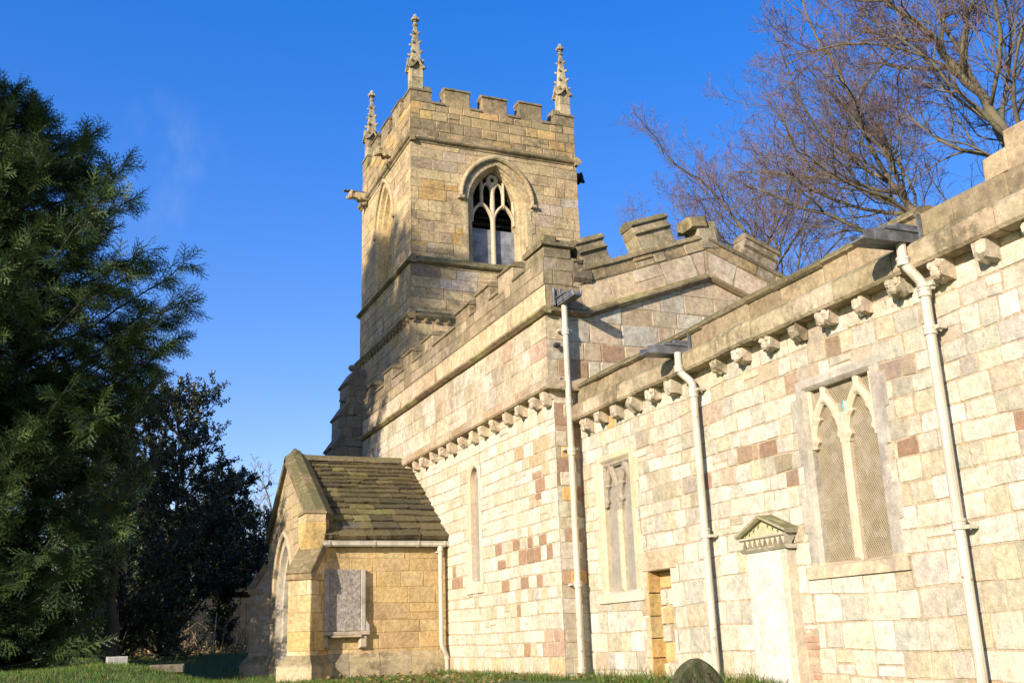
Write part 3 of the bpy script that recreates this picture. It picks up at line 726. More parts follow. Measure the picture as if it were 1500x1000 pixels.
for sg in (-1, 1):                                                 # raking cornice slabs
    L = math.hypot(.42, .17); U = Vector((0, -sg * .42, .17)).normalized()
    Fk = Frame(FC.p(pm + sg * .42, 1.565, 0), U, Vector((1, 0, 0)).cross(U) * (1 if Vector((1, 0, 0)).cross(U).z > 0 else -1), (-1, 0, 0))
    extrude_profile(mb2, Fk, [(0, -.01), (.165, -.01), (.195, .01), (.195, .035), (0, .05)], -.03, L + .012 * (sg > 0), (.30, .265, .15))
    for i in range(4):
        t = (i + .6) / 4.6
        mb2.mesh([FC.p(pm + sg * .40 * (1 - t) - .02, 1.56 + .15 * t, .125), FC.p(pm + sg * .40 * (1 - t) + .02, 1.56 + .15 * t, .125), FC.p(pm + sg * .40 * (1 - t), 1.515 + .15 * t, .15)], [[0, 1, 2]], (.34, .36, .14))
mon = mb.build('wall_monument', M['monument'], chancel)
mb2.build('pediment', M['monument'], chancel)
# rusty brick patch beside it
mb = MB(); masonry(mb, south(XC - .006), [(9.08, -.4), (9.29, -.4), (9.29, .55), (9.08, .55)], [(2, (.38, .245, .175)), (1, (.45, .34, .25))], MORT, (), seed=44, rowseed=8, rowh=(.07, .08), stw=(.12, .22), lift=(.001, .008)); mb.build('brick_patch', M['chancel'], chancel)

# ---------------------------------------------------------------- downpipes, lead spouts
def pipe_path(pts, r=.052, socks=()):
    V, F_ = tube_mesh([(pts, [r] * len(pts))], 12)
    mb = MB(); mb.mesh(V, F_, (.6, .54, .42)); return mb
def smooth_path(P, n=6):
    out = [Vector(P[0])]
    for i in range(1, len(P) - 1):
        a, b, c = Vector(P[i-1]), Vector(P[i]), Vector(P[i+1])
        d = min(.07, (a-b).length * .45, (c-b).length * .45)
        p, q = b + (a-b).normalized() * d, b + (c-b).normalized() * d
        for k in range(n + 1):
            t = k / n; out.append(p * (1-t) ** 2 + b * 2 * t * (1-t) + q * t * t)
    return out + [Vector(P[-1])]
def downpipe(P, brs, shoulder=(), r=.047, wall=None):
    mb = pipe_path(smooth_path(P), r)
    for z, (x, y) in shoulder: lathe(mb, (x, y, z - .05), [(r, 0), (r * 1.28, .004), (r * 1.28, .055), (r * 1.38, .06), (r * 1.38, .085), (r, .09)], (.6, .54, .42), 14)
    o = mb.build('downpipe', M['pipe'], church, smooth=False)
    for z, (x, y) in brs:
        b = MB(); lathe(b, (x, y, z - .02), [(r * 1.05, 0), (r * 1.3, .003), (r * 1.3, .04), (r * 1.05, .043)], (.58, .52, .4), 14)
        dx, dy = wall
        ax = Vector((dx, dy, 0)).normalized(); sd_ = Vector((-ax.y, ax.x, 0))
        for s in (-1, 1):
            a = Vector((x, y, z)) + sd_ * s * r * 1.2; V = []
            for w in (-.016, .016):
                for e in (0, 1):
                    V += [a + sd_ * s * .05 * e + Vector((0, 0, w)) + ax * .0, a + sd_ * s * .05 * e + Vector((0, 0, w)) + ax * .1]
            b.mesh(V, [[0,1,3,2],[4,6,7,5],[0,2,6,4],[1,5,7,3],[2,3,7,6],[0,4,5,1]], (.58, .52, .4))
        b.build('pipe_bracket', M['pipe'], o)
    return o
PX = XC - .125
def spout(y, x_out, z, drop, extra):
    """lead chute through the parapet: trough with a second, shorter tray on top"""
    mb = MB()
    w = .115
    zi = z + .02
    prof = [(-w, .0), (w, .0), (w * 1.15, .105), (w * 1.02, .11), (w * .88, .02), (-w * .88, .02), (-w * 1.02, .11), (-w * 1.15, .105)]
    n = len(prof); V = []
    for x, zz, sc in ((XC + .1, z + .03, 1), (x_out + .12, z, 1.0), (x_out, z + .01, .8)):
        for a, b in prof: V.append((x, y + a * sc, zz + b * (1 if x > x_out else .75)))
    fs = []
    for i in range(2):
        for m in range(n): fs.append([i*n+m, i*n+(m+1)%n, (i+1)*n+(m+1)%n, (i+1)*n+m])
    fs.append([2*n+m for m in range(n)])
    mb.mesh(V, fs, (.3, .3, .31))
    boxw(mb, x_out + .22, XC - .0, y - w * 1.25, y + w * 1.25, z + .115, z + .145, (.36, .36, .37))
    boxw(mb, x_out + .40, XC + .02, y - w * .9, y - w * .4, z + .147, z + .20, (.36, .36, .37))
    boxw(mb, XC - .09, XC - .055, y - w * 1.35, y - w * 1.15, z - .02, z + .30, (.36, .36, .37))
    return mb.build('lead_spout', M['lead'], church)
yb, yc = 10.83, 6.90
spout(11.06, 6.60, 3.945, 0, 0); spout(7.04, 6.55, 3.955, 0, 0)
downpipe([(7.02, 10.94, 3.97), (7.02, 10.94, 3.72), (PX, yb, 3.56), (PX, yb, -.3)], [(3.46, (PX, yb)), (1.66, (PX, yb))], [(3.42, (PX, yb)), (1.72, (PX, yb)), (3.76, (7.02, 10.94))], wall=(1, 0))
downpipe([(7.02, 6.99, 3.97), (7.02, 6.99, 3.78), (PX, yc, 3.56), (PX, yc, -.3)], [(3.54, (PX, yc)), (3.13, (PX, yc)), (1.34, (PX, yc))], [(3.48, (PX, yc)), (3.12, (PX, yc)), (1.38, (PX, yc)), (3.80, (7.02, 6.99))], wall=(1, 0))
downpipe([(7.03, YN - .13, 5.62), (7.03, YN - .13, 1.0), (7.03, YN - .13, .0)], [(5.18, (7.03, YN - .13)), (3.3, (7.03, YN - .13)), (1.30, (7.03, YN - .13))], [(5.15, (7.03, YN - .13)), (3.25, (7.03, YN - .13)), (1.3, (7.03, YN - .13)), (.1, (7.03, YN - .13))], r=.048, wall=(0, 1))
mb = MB()                                                       # the nave spout, sticking out of the gable wall
Fp = Frame((7.03, YN, 5.60), (1, 0, 0), (0, 0, 1), (0, -1, 0))
for (a, b, z0, z1, d0, d1) in ((-.075, .075, .0, .05, -.1, .62), (-.085, -.06, .03, .11, -.1, .60), (.06, .085, .03, .11, -.1, .60), (-.11, .11, .115, .14, -.05, .36), (-.08, .0, .155, .26, .05, .13), (.05, .09, .155, .22, .1, .3), (-.15, -.11, .0, .30, -.02, .06)):
    block(mb, Fp, a, b, z0, z1, d0, d1, (.36, .36, .37), .008, rng, .004)
mb.build('lead_spout', M['lead'], church)
# ---------------------------------------------------------------- tower
def faces4(h):
    return {'S': (south(CX - h), CY - h, CY + h), 'E': (east(CY - h), CX - h, CX + h), 'N': (north(CX + h), CY - h, CY + h), 'W': (west(CY + h), CX - h, CX + h)}
mb = MB()
h0, h1, h2, h3 = 2.43, 2.40, 2.37, 2.36
belf_e = arch_poly(9.86, .88, 11.45, 12.70, 9.80); belf_s = arch_poly(25.80, .80, 11.35, 12.78, 9.84)
STR_T = [(2, (.27, .21, .12)), (2, (.31, .25, .14)), (1, (.24, .19, .1))]
def tzone(u, v): return None
newst = [(8.95, 9.42, .3, (.50, .41, .33)), (8.6, 9.15, .3, (.52, .42, .35)), (7.95, 9.58, .35, (.26, .19, .14)), (8.05, 10.15, .13, (.54, .44, .32)), (8.6, 11.25, .18, (.53, .44, .35)), (11.75, 11.9, .2, (.52, .44, .37)), (11.4, 11.6, .14, (.52, .44, .36)), (11.3, 11.4, .3, (.5, .40, .3)),
         (8.3, 11.6, .35, (.45, .30, .12)), (9.0, 10.5, .2, (.46, .29, .1)), (8.0, 12.4, .3, (.36, .28, .19)), (8.5, 12.5, .3, (.40, .32, .22))]
for kf, (F, a, b) in faces4(h0).items():
    masonry(mb, F, rect(a, b, -.3, 8.24), P_TOWER, MORT_T, (), seed=50 + ord(kf), rowseed=30, rowh=(.24, .36), stw=(.3, .75), gap=.008, ext=(.01, .01), bev=.009, corner=.008)
for kf, (F, a, b) in faces4(h1).items():
    masonry(mb, F, rect(a, b, 8.24, 9.72), P_TOWER, MORT_T, (), seed=60 + ord(kf), rowseed=31, rowh=(.25, .34), stw=(.35, .8), gap=.008, ext=(.01, .01), bev=.009, corner=.008, over=newst if kf == 'E' else ())
for kf, (F, a, b) in faces4(h2).items():
    hs = {'E': [belf_e], 'S': [belf_s]}.get(kf, [])
    masonry(mb, F, rect(a, b, 9.72, 13.04), P_TOWER, MORT_T, hs, seed=70 + ord(kf), rowseed=32, rowh=(.24, .33), stw=(.3, .72), gap=.008, ext=(.01, .01), bev=.009, corner=.008, over=newst if kf == 'E' else ())
tower = mb.build('tower', M['tower'], church)
mb = MB()
for kf, (F, a, b) in faces4(h3).items():
    masonry(mb, F, rect(a, b, 13.10, 14.16), P_TOWER_TOP, (.22, .17, .09), (), seed=80 + ord(kf), rowseed=33, rowh=(.23, .31), stw=(.3, .62), gap=.009, ext=(.012, .012), bev=.014, corner=.016, lift=(.004, .018))
ins = h3 - .36
for F, a, b in faces4(ins).values():
    mb.fpoly(F, [(a, 13, 0), (b, 13, 0), (b, 14.16, 0), (a, 14.16, 0)], (.28, .22, .13))
mb.build('parapet', M['weathered'], tower)
def string4(name, h, prof, mat, pal, rg, ln=(.6, 1.1), mb=None):
    mb = mb or MB(); e = max(d for d, v in prof)
    for kf, (F, a, b) in faces4(h).items():
        ex = e if kf in 'SN' else -.0
        mould(mb, F, prof, a - ex, b + ex, pal, rg, ln=ln, j=.006)
    return mb.build(name, mat, tower)
rg = random.Random(99)
scallop = MB()
for kf in 'SE':                                              # little scallops under the lowest string
    F, a, b = faces4(h0)[kf]; u = a
    while u < b: blob(scallop, F.p(u + .09, 8.15, .035), .065, (.27, .21, .12), rg, n=6, m=4); u += .3
string4('string_course', h1 + .01, [(-.08, 8.16), (.05, 8.16), (.10, 8.21), (.13, 8.25), (.12, 8.29), (.0, 8.40), (-.08, 8.40)], M['coping'], STR_T, rg, mb=scallop)
string4('string_course', h2, [(-.08, 9.63), (.045, 9.63), (.10, 9.66), (.135, 9.69), (.135, 9.72), (.02, 9.86), (-.08, 9.86)], M['coping'], STR_T, rg)
string4('string_course', h2, [(-.08, 12.98), (.03, 12.98), (.05, 13.02), (.10, 13.05), (.125, 13.09), (.12, 13.13), (.012, 13.22), (-.08, 13.22)], M['weathered'], [(2, (.36, .28, .16)), (1, (.30, .24, .13)), (1, (.40, .32, .19))], rg)
# belfry window, east
FB = east(CY - h2)
def loft(mb, F, c, base, steps, colf, n=10):
    rows = []
    for a, sp, ap, d in steps:
        P = arch_poly(c, a, sp, ap, base, n); P = P[1:] + P[:1]       # from right foot over the top to left foot
        rows.append([F.p(u, v, d) for u, v in P])
    for i in range(len(rows) - 1):
        for k in range(len(rows[0]) - 1):
            mb.poly([rows[i][k], rows[i][k+1], rows[i+1][k+1], rows[i+1][k]], colf(k))
rb = random.Random(4)
dcol = [jit(rb, (.47, .37, .22), .1) for _ in range(40)]
mb = MB()
bsteps = [(.875, 11.45, 12.70, .018), (.83, 11.45, 12.66, .012), (.81, 11.45, 12.64, -.07), (.77, 11.46, 12.62, -.085), (.75, 11.46, 12.61, -.15), (.69, 11.47, 12.60, -.17), (.66, 11.48, 12.59, -.24), (.62, 11.50, 12.57, -.26), (.62, 11.50, 12.57, -.55)]
loft(mb, FB, 9.86, 9.84, bsteps, lambda k: dcol[k])
def sdb(u, v): return min(arch_sd(u, v, 9.86, .96 + .10 * (int(v / .31) % 2) * (v < 11.6), 11.45, 12.78), -arch_sd(u, v, 9.86, .872, 11.45, 12.697), v - 9.84)
plate(mb, FB, sdb, 8.7, 11.02, 9.84, 12.9, .035, .019, -.02, (.45, .35, .21), 0, 1, colf=lambda u, v: dcol[int(v / .31) % 30])
mb.build('belfry_window', M['tower'], tower)
mb = MB()
def sdh(u, v): return min(arch_sd(u, v, 9.86, 1.06, 11.66, 12.93), -arch_sd(u, v, 9.86, .955, 11.62, 12.78), v - 11.62)
plate(mb, FB, sdh, 8.7, 11.02, 11.6, 13.0, .03, .11, .0, (.42, .33, .2), .04, 1.0)
for sg in (-1, 1): block(mb, FB, 9.86 + sg * 1.02 - .09, 9.86 + sg * 1.02 + .09, 11.54, 11.64, -.01, .12, (.40, .32, .19), .02)
mb.build('hood_mould', M['tower'], tower)
def sdt(u, v):
    x = u - 9.86; s = min(.055 - abs(x), 12.3 - v)
    for sg in (-1, 1):
        q = arch_sd(u, v, 9.86 + sg * .31, .255, 11.15, 11.62)
        if v > 11.12: s = max(s, min(q + .075, -q))
        s = max(s, min(.035 - abs(x - sg * .31), v - 11.58, 12.6 - v))
        q2 = arch_sd(u, v, 9.86 + sg * .165, .10, 12.02, 12.22)
        if v > 12.0: s = max(s, min(q2 + .06, -q2))
        s = max(s, min(.04 - abs(abs(x) - .60), v - 11.1))
    q3 = math.hypot(x, v - 12.36); s = max(s, .05 - abs(q3 - .11))
    return s
mb = MB(); plate(mb, FB, lambda u, v: min(sdt(u, v), arch_sd(u, v, 9.86, .625, 11.5, 12.575)), 9.22, 10.5, 9.86, 12.6, .02, -.27, -.38, (.50, .41, .28), .03, 1.0)
mb.build('tracery', M['dress'], tower)
mb = MB()
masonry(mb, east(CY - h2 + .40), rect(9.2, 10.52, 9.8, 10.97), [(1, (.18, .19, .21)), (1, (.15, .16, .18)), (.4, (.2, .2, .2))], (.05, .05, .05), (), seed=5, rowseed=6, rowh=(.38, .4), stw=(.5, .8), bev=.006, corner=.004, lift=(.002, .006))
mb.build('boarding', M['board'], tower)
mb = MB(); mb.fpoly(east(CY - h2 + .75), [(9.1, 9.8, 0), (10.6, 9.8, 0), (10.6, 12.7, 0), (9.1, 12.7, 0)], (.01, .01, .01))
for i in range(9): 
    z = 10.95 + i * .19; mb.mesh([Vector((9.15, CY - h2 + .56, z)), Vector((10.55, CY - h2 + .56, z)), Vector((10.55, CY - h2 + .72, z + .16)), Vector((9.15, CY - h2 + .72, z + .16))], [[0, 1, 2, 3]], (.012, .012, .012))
mb.build('belfry_dark', M['dark'], tower)  # near-black sheet and slats painted for the unlit inside of the belfry
# blind belfry arch, south
FBS = south(CX - h2)
mb = MB()
loft(mb, FBS, 25.80, 9.86, [(.795, 11.35, 12.775, .018), (.72, 11.36, 12.70, .0), (.68, 11.37, 12.66, -.10), (.60, 11.38, 12.58, -.12), (.56, 11.40, 12.54, -.26), (.56, 11.40, 12.54, -.32)], lambda k: jit(rb, (.50, .38, .2), .08))
def sds(u, v): return min(arch_sd(u, v, 25.80, .86, 11.35, 12.84), -arch_sd(u, v, 25.80, .79, 11.35, 12.77), v - 9.86)
plate(mb, FBS, sds, 24.8, 26.8, 9.86, 12.96, .035, .019, -.02, (.46, .36, .21), 0)
def sdsh(u, v): return min(arch_sd(u, v, 25.80, .95, 11.5, 12.95), -arch_sd(u, v, 25.80, .85, 11.5, 12.83), v - 11.45)
plate(mb, FBS, sdsh, 24.8, 26.8, 11.4, 13.0, .035, .09, .0, (.44, .35, .21), .03)
bw = mb.build('belfry_window', M['tower'], tower)
mb = MB(); slit = arch_poly(25.62, .13, 11.2, 11.45, 10.2)
masonry(mb, south(CX - h2 + .24), rect(25.2, 26.4, 9.8, 12.6), [(2, (.48, .35, .16)), (1, (.5, .37, .19))], MORT_T, [slit], seed=6, rowseed=7, rowh=(.3, .4), stw=(.3, .5), lift=(.002, .006))
mb.fpoly(south(CX - h2 + .36), [(25.3, 10.0, 0), (26.0, 10.0, 0), (26.0, 11.6, 0), (25.3, 11.6, 0)], (.3, .23, .12))
mb.build('window_blocking', M['tower'], tower)
# tower battlements and pinnacles
mb = MB()
for kf, (F, a, b) in faces4(h3).items():
    c = (a + b) / 2
    for u0, u1 in ((-1.78, -1.42), (-.71, -.36), (.36, .73), (1.40, 1.78)):
        mb = MB(); mould(mb, F, [(-.36, 14.13), (.012, 14.13), (.04, 14.15), (.04, 14.17), (.0, 14.24), (-.36, 14.27)], c + u0, c + u1, P_COPE, rg, ln=(.5, .9)); mb.build('crenel_coping', M['coping'], tower)
for kf, (F, a, b) in faces4(h3).items():
    c = CX if kf in 'EW' else CY
    for u0, u1, t in ((-1.42, -.71, 14.72), (-.36, .36, 14.70), (.73, 1.40, 14.72)):
        merlon('merlon', F, c + u0, c + u1, 14.16, t + rg.uniform(-.015, .015), rg, tower, capH=.10, th=.34, body=[(1, (.30, .23, .13)), (1, (.34, .26, .145)), (1, (.27, .21, .125))])
def pinnacle(x, y, z0, rg):
    mb = MB(); c = lambda: jit(rg, (.43, .36, .22), .07)
    d = .158
    for i in range(2): block(mb, east(y - d), x - d, x + d, z0 + i * .36, z0 + .36 + i * .36 - .006, -2 * d, .0, c(), .006, rg, .002)
    zs = z0 + .72
    # gablets on the four sides
    for F, uc in ((south(x - d), y), (north(x + d), y), (east(y - d), x), (west(y + d), x)):
        P = [(x_ * .84, z_) for x_, z_ in [(-.225, -.10), (-.21, -.03), (-.12, .03), (-.05, .14), (0, .26), (.05, .14), (.12, .03), (.21, -.03), (.225, -.10), (.17, -.09), (.1, -.02), (.0, .10), (-.1, -.02), (-.17, -.09)]]
        k = len(P); V = [F.p(uc + a, zs + b, .075) for a, b in P] + [F.p(uc + a, zs + b, -.05) for a, b in P]
        fs = [[i, (i + 1) % k, k + (i + 1) % k, k + i] for i in range(k)]
        half = [[i, i + 1, k - 2 - i if False else (13 - i + 0) , (14 - i) % 14] for i in range(0)]
        quads = [(0, 1, 13), (1, 2, 12, 13), (2, 3, 11, 12), (3, 4, 11), (4, 5, 11), (5, 6, 10, 11), (6, 7, 9, 10), (7, 8, 9)]
        fs += [list(q) for q in quads] + [[k + i for i in q[::-1]] for q in quads]
        mb.mesh(V, fs, c())
    hb, ht, zt = .135, .036, zs + 1.26
    V = [(x + sx * hb, y + sy * hb, zs - .02) for sx, sy in ((-1,-1),(1,-1),(1,1),(-1,1))] + [(x + sx * ht, y + sy * ht, zt) for sx, sy in ((-1,-1),(1,-1),(1,1),(-1,1))]
    mb.mesh(V, [[0,1,5,4],[1,2,6,5],[2,3,7,6],[3,0,4,7],[4,5,6,7]], c())
    for lv in range(4):                                       # crockets on the arrises
        t = (lv + .45) / 4.3; r = lerp(hb, ht, t); z = lerp(zs, zt, t)
        for sx, sy in ((-1,-1),(1,-1),(1,1),(-1,1)):
            k = .052 - .004 * lv; dx, dy = sx * .7071, sy * .7071
            cx, cy = x + sx * r, y + sy * r
            blob(mb, (cx + dx * .02, cy + dy * .02, z), k * .85, c(), rg, n=6, m=4)
            blob(mb, (cx + dx * .052, cy + dy * .052, z + .025), k * .72, c(), rg, n=6, m=4)
    # finial
    lathe(mb, (x, y, zt - .02), [(.05, 0), (.085, .04), (.05, .08), (.05, .12)], c(), 8)
    for sx, sy in ((-1,-1),(1,-1),(1,1),(-1,1),(1,0),(-1,0),(0,1),(0,-1)):
        q = .07 if sx * sy == 0 else .055
        blob(mb, (x + sx * q, y + sy * q, zt + .20), .048, c(), rg, n=6, m=4)
    blob(mb, (x, y, zt + .19), .075, c(), rg); blob(mb, (x, y, zt + .31), .05, c(), rg, sq=(1, 1, 1.3), n=6, m=5)
    mb.build('pinnacle', M['weathered'], tower)
e = h3 - .20
for x, y in ((CX - e, CY - e), (CX + e, CY - e), (CX - e, CY + e), (CX + e, CY + e)):
    mb = MB()                                                  # raised corner of the parapet under each pinnacle
    sx, sy = (1 if x > CX else -1), (1 if y > CY else -1)
    xo, yo = CX + sx * (h3 + .012), CY + sy * (h3 + .012)
    boxw(mb, min(xo, xo - sx * .58), max(xo, xo - sx * .58), min(yo, yo - sy * .58), max(yo, yo - sy * .58), 14.17, 14.47, (.30, .235, .14))
    xo += sx * .025; yo += sy * .025
    boxw(mb, min(xo, xo - sx * .62), max(xo, xo - sx * .62), min(yo, yo - sy * .62), max(yo, yo - sy * .62), 14.472, 14.53, (.25, .2, .115))
    xo -= sx * .06; yo -= sy * .06
    boxw(mb, min(xo - sx * .36, xo - sx * .56), max(xo - sx * .36, xo - sx * .56), min(yo - sy * .03, yo - sy * .4), max(yo - sy * .03, yo - sy * .4), 14.532, 14.66, (.27, .215, .12))
    mb.build('corner_block', M['coping'], tower)
    pinnacle(x, y, 14.53, rg)
mb = MB(); mb.poly([(CX - 2.1, CY - 2.1, 13.3), (CX + 2.1, CY - 2.1, 13.3), (CX + 2.1, CY + 2.1, 13.3), (CX - 2.1, CY + 2.1, 13.3)], (.3, .3, .3)); mb.build('roof', M['lead'], tower)
# gargoyles
def gargoyle(F, u, v, L, mat, spt=False):
    mb = MB(); c = (.40, .32, .19)
    V = []
    for d, w, h_, dz in ((-.1, .15, .17, 0), (.12, .15, .16, 0), (.32, .12, .13, .01), (L - .16, .10, .11, .03), (L - .06, .13, .14, .03), (L, .09, .10, .03)):
        for a, b in ((-1, -.8), (0, -1.1), (1, -.8), (1.1, .2), (.8, 1), (-.8, 1), (-1.1, .2)): V.append(F.p(u + a * w * .8 + rg.uniform(-.01, .01), v + dz + b * h_ * .8 + rg.uniform(-.01, .01), d))
    fs = []
    for i in range(5):
        for m in range(7): fs.append([i*7+m, i*7+(m+1)%7, (i+1)*7+(m+1)%7, (i+1)*7+m])
    fs.append([35 + m for m in range(7)])
    mb.mesh(V, fs, c)
    for s in (-1, 1):
        blob(mb, F.p(u + s * .09, v + .12, L - .08), .045, c, rg, n=6, m=4); blob(mb, F.p(u + s * .10, v - .07, .26), .06, c, rg, n=6, m=4)
    blob(mb, F.p(u, v - .06, L + .02), .06, c, rg, n=6, m=4); blob(mb, F.p(u, v - .16, .10), .085, c, rg, n=6, m=4)
    g = mb.build('gargoyle', mat, tower)
    if spt:
        mb = MB(); block(mb, F, u - .07, u + .07, v + .135, v + .165, -.1, L + .14, (.3, .3, .31), .005); mb.build('lead_spout', M['lead'], tower)
gargoyle(faces4(h2)['S'][0], 24.95, 13.28, .5, M['weathered']); gargoyle(faces4(h2)['S'][0], 27.55, 13.10, .58, M['tower'], True)
gargoyle(faces4(h2)['N'][0], 23.75, 12.80, .34, M['dark'])
# stepped buttress at the tower's south-west corner
mb = MB()
by0, by1 = 27.45, 28.35
for x0, z0, z1, r in ((6.54, -.3, 5.72, .25), (6.72, 5.72, 6.60, .25), (6.94, 6.60, 7.54, .24)):
    F_E = east(by0); P = [(x0, z0), (CX - h0 + .02, z0), (CX - h0 + .02, z1 + .36), (min(CX - h0 + .015, x0 + r), z1 + .36), (x0, z1)]
    masonry(mb, F_E, P, [(2, (.30, .25, .17)), (1, (.25, .21, .15)), (1, (.34, .28, .19))], (.22, .18, .12), (), seed=int(z0 * 7) + 90, rowseed=12, rowh=(.24, .34), stw=(.25, .45), gap=.009)
    masonry(mb, south(x0), rect(by0, by1, z0, z1), [(2, (.30, .25, .17)), (1, (.25, .21, .15))], (.22, .18, .12), (), seed=int(z0 * 7) + 95, rowseed=12, rowh=(.24, .34), stw=(.3, .5))
    sl = Vector((r, 0, .36)).normalized()
    Fs = Frame((x0 - .04, 0, z1 - .05), (0, 1, 0), sl, (-sl.z, 0, sl.x))
    block(mb, Fs, by0 - .03, by1 + .03, 0, .48, -.08, .035, (.22, .19, .13), .015, rg, .005)
    mb.fpoly(west(by1), [(x0, z0, 0), (CX - h0, z0, 0), (CX - h0, z1 + .36, 0), (x0 + r, z1 + .36, 0), (x0, z1, 0)], (.3, .25, .17))
mb.build('buttress', M['grey'], tower)
gb = MB(); 
for x, z in ((7.16, 8.0), (6.90, 7.08)):
    gb = MB(); blob(gb, (x + .02, by0 + .3, z), .11, (.26, .21, .14), rg, sq=(1.5, 1, .9)); gb.build('carved_head', M['grey'], tower)

# ---------------------------------------------------------------- porch
PYE, PYW, PXG = 19.30, 23.70, 4.25
PR_Y, PR_Z, PE_Z = 21.70, 4.26, 2.44
FPE, FPG = east(PYE), south(PXG)
mb = MB()
masonry(mb, FPE, rect(PXG, 6.87, -.2, 2.42), P_PORCH, (.36, .25, .11), (), seed=101, rowseed=40, rowh=(.2, .3), stw=(.4, .85), gap=.006, bev=.008, corner=.006, lift=(.002, .008), v0=-.06)
slp = (PR_Z - PE_Z) / (PR_Y - PYE)
gp = [(PYE, -.2), (PYW, -.2), (PYW, PE_Z + .1), (PR_Y, PR_Z + .06), (PYE, PE_Z + .1)]
door = arch_poly(21.72, .80, 1.45, 2.62, -.19)
masonry(mb, FPG, gp, [(2, (.40, .32, .2)), (1, (.36, .29, .19)), (1, (.44, .34, .19))], (.3, .23, .13), [door], seed=102, rowseed=40, rowh=(.22, .32), stw=(.35, .7), gap=.007, v0=-.06)
masonry(mb, west(PYW), rect(PXG, 6.87, -.2, 2.42), P_PORCH, (.36, .25, .11), (), seed=103, rowseed=40, rowh=(.22, .32), stw=(.4, .8), gap=.007)
porch = mb.build('porch', M['porch'], church)
mb = MB()
loft(mb, FPG, 21.72, -.19, [(.80, 1.45, 2.62, .02), (.74, 1.45, 2.56, .02), (.70, 1.45, 2.52, -.08), (.64, 1.46, 2.46, -.10), (.62, 1.46, 2.44, -.2), (.55, 1.47, 2.36, -.22), (.55, 1.47, 2.36, -.42)], lambda k: jit(rb, (.42, .37, .29), .08))
def sdp(u, v): return min(arch_sd(u, v, 21.72, .90, 1.45, 2.74), -arch_sd(u, v, 21.72, .79, 1.45, 2.61), v + .19)
plate(mb, FPG, sdp, 20.7, 22.8, -.19, 2.8, .04, .021, -.01, (.42, .35, .25), 0)
def sdp2(u, v): return min(arch_sd(u, v, 21.72, 1.0, 1.6, 2.86), -arch_sd(u, v, 21.72, .89, 1.6, 2.74), v - 1.55)
plate(mb, FPG, sdp2, 20.6, 22.9, 1.5, 2.9, .04, .10, .0, (.44, .35, .22), .03)
mb.build('doorway_arch', M['grey'], porch)
mb = MB()                                                   # inside of the porch: rear face of gable, floor, side linings
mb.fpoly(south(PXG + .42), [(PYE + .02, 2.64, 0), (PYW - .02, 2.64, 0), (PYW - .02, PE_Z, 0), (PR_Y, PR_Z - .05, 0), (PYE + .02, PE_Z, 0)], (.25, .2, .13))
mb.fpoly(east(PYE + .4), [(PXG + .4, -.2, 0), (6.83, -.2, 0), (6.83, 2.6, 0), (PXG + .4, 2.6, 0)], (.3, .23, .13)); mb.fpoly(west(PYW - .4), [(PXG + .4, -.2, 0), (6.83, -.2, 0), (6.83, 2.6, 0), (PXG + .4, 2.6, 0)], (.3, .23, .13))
mb.build('inner_lining', M['porch'], porch)
# plinth
mb = MB()
PL = [(2, (.40, .32, .2)), (1, (.33, .27, .18)), (1, (.45, .35, .2))]
mould(mb, FPE, [(-.02, -.3), (.09, -.3), (.09, .26), (.07, .29), (.012, .42), (-.02, .42)], PXG + .1, 6.83, PL, rg, ln=(.5, .9)); mb.build('plinth', M['weathered'], porch)
mb = MB(); mould(mb, FPG, [(-.02, -.3), (.09, -.3), (.09, .26), (.07, .29), (.012, .42), (-.02, .42)], PYE + .4, 20.9, PL, rg); mb.build('plinth', M['weathered'], porch)
mb = MB(); mould(mb, FPG, [(-.02, -.3), (.09, -.3), (.09, .26), (.07, .29), (.012, .42), (-.02, .42)], 22.54, PYW - .4, PL, rg)
mb.build('plinth', M['weathered'], porch)
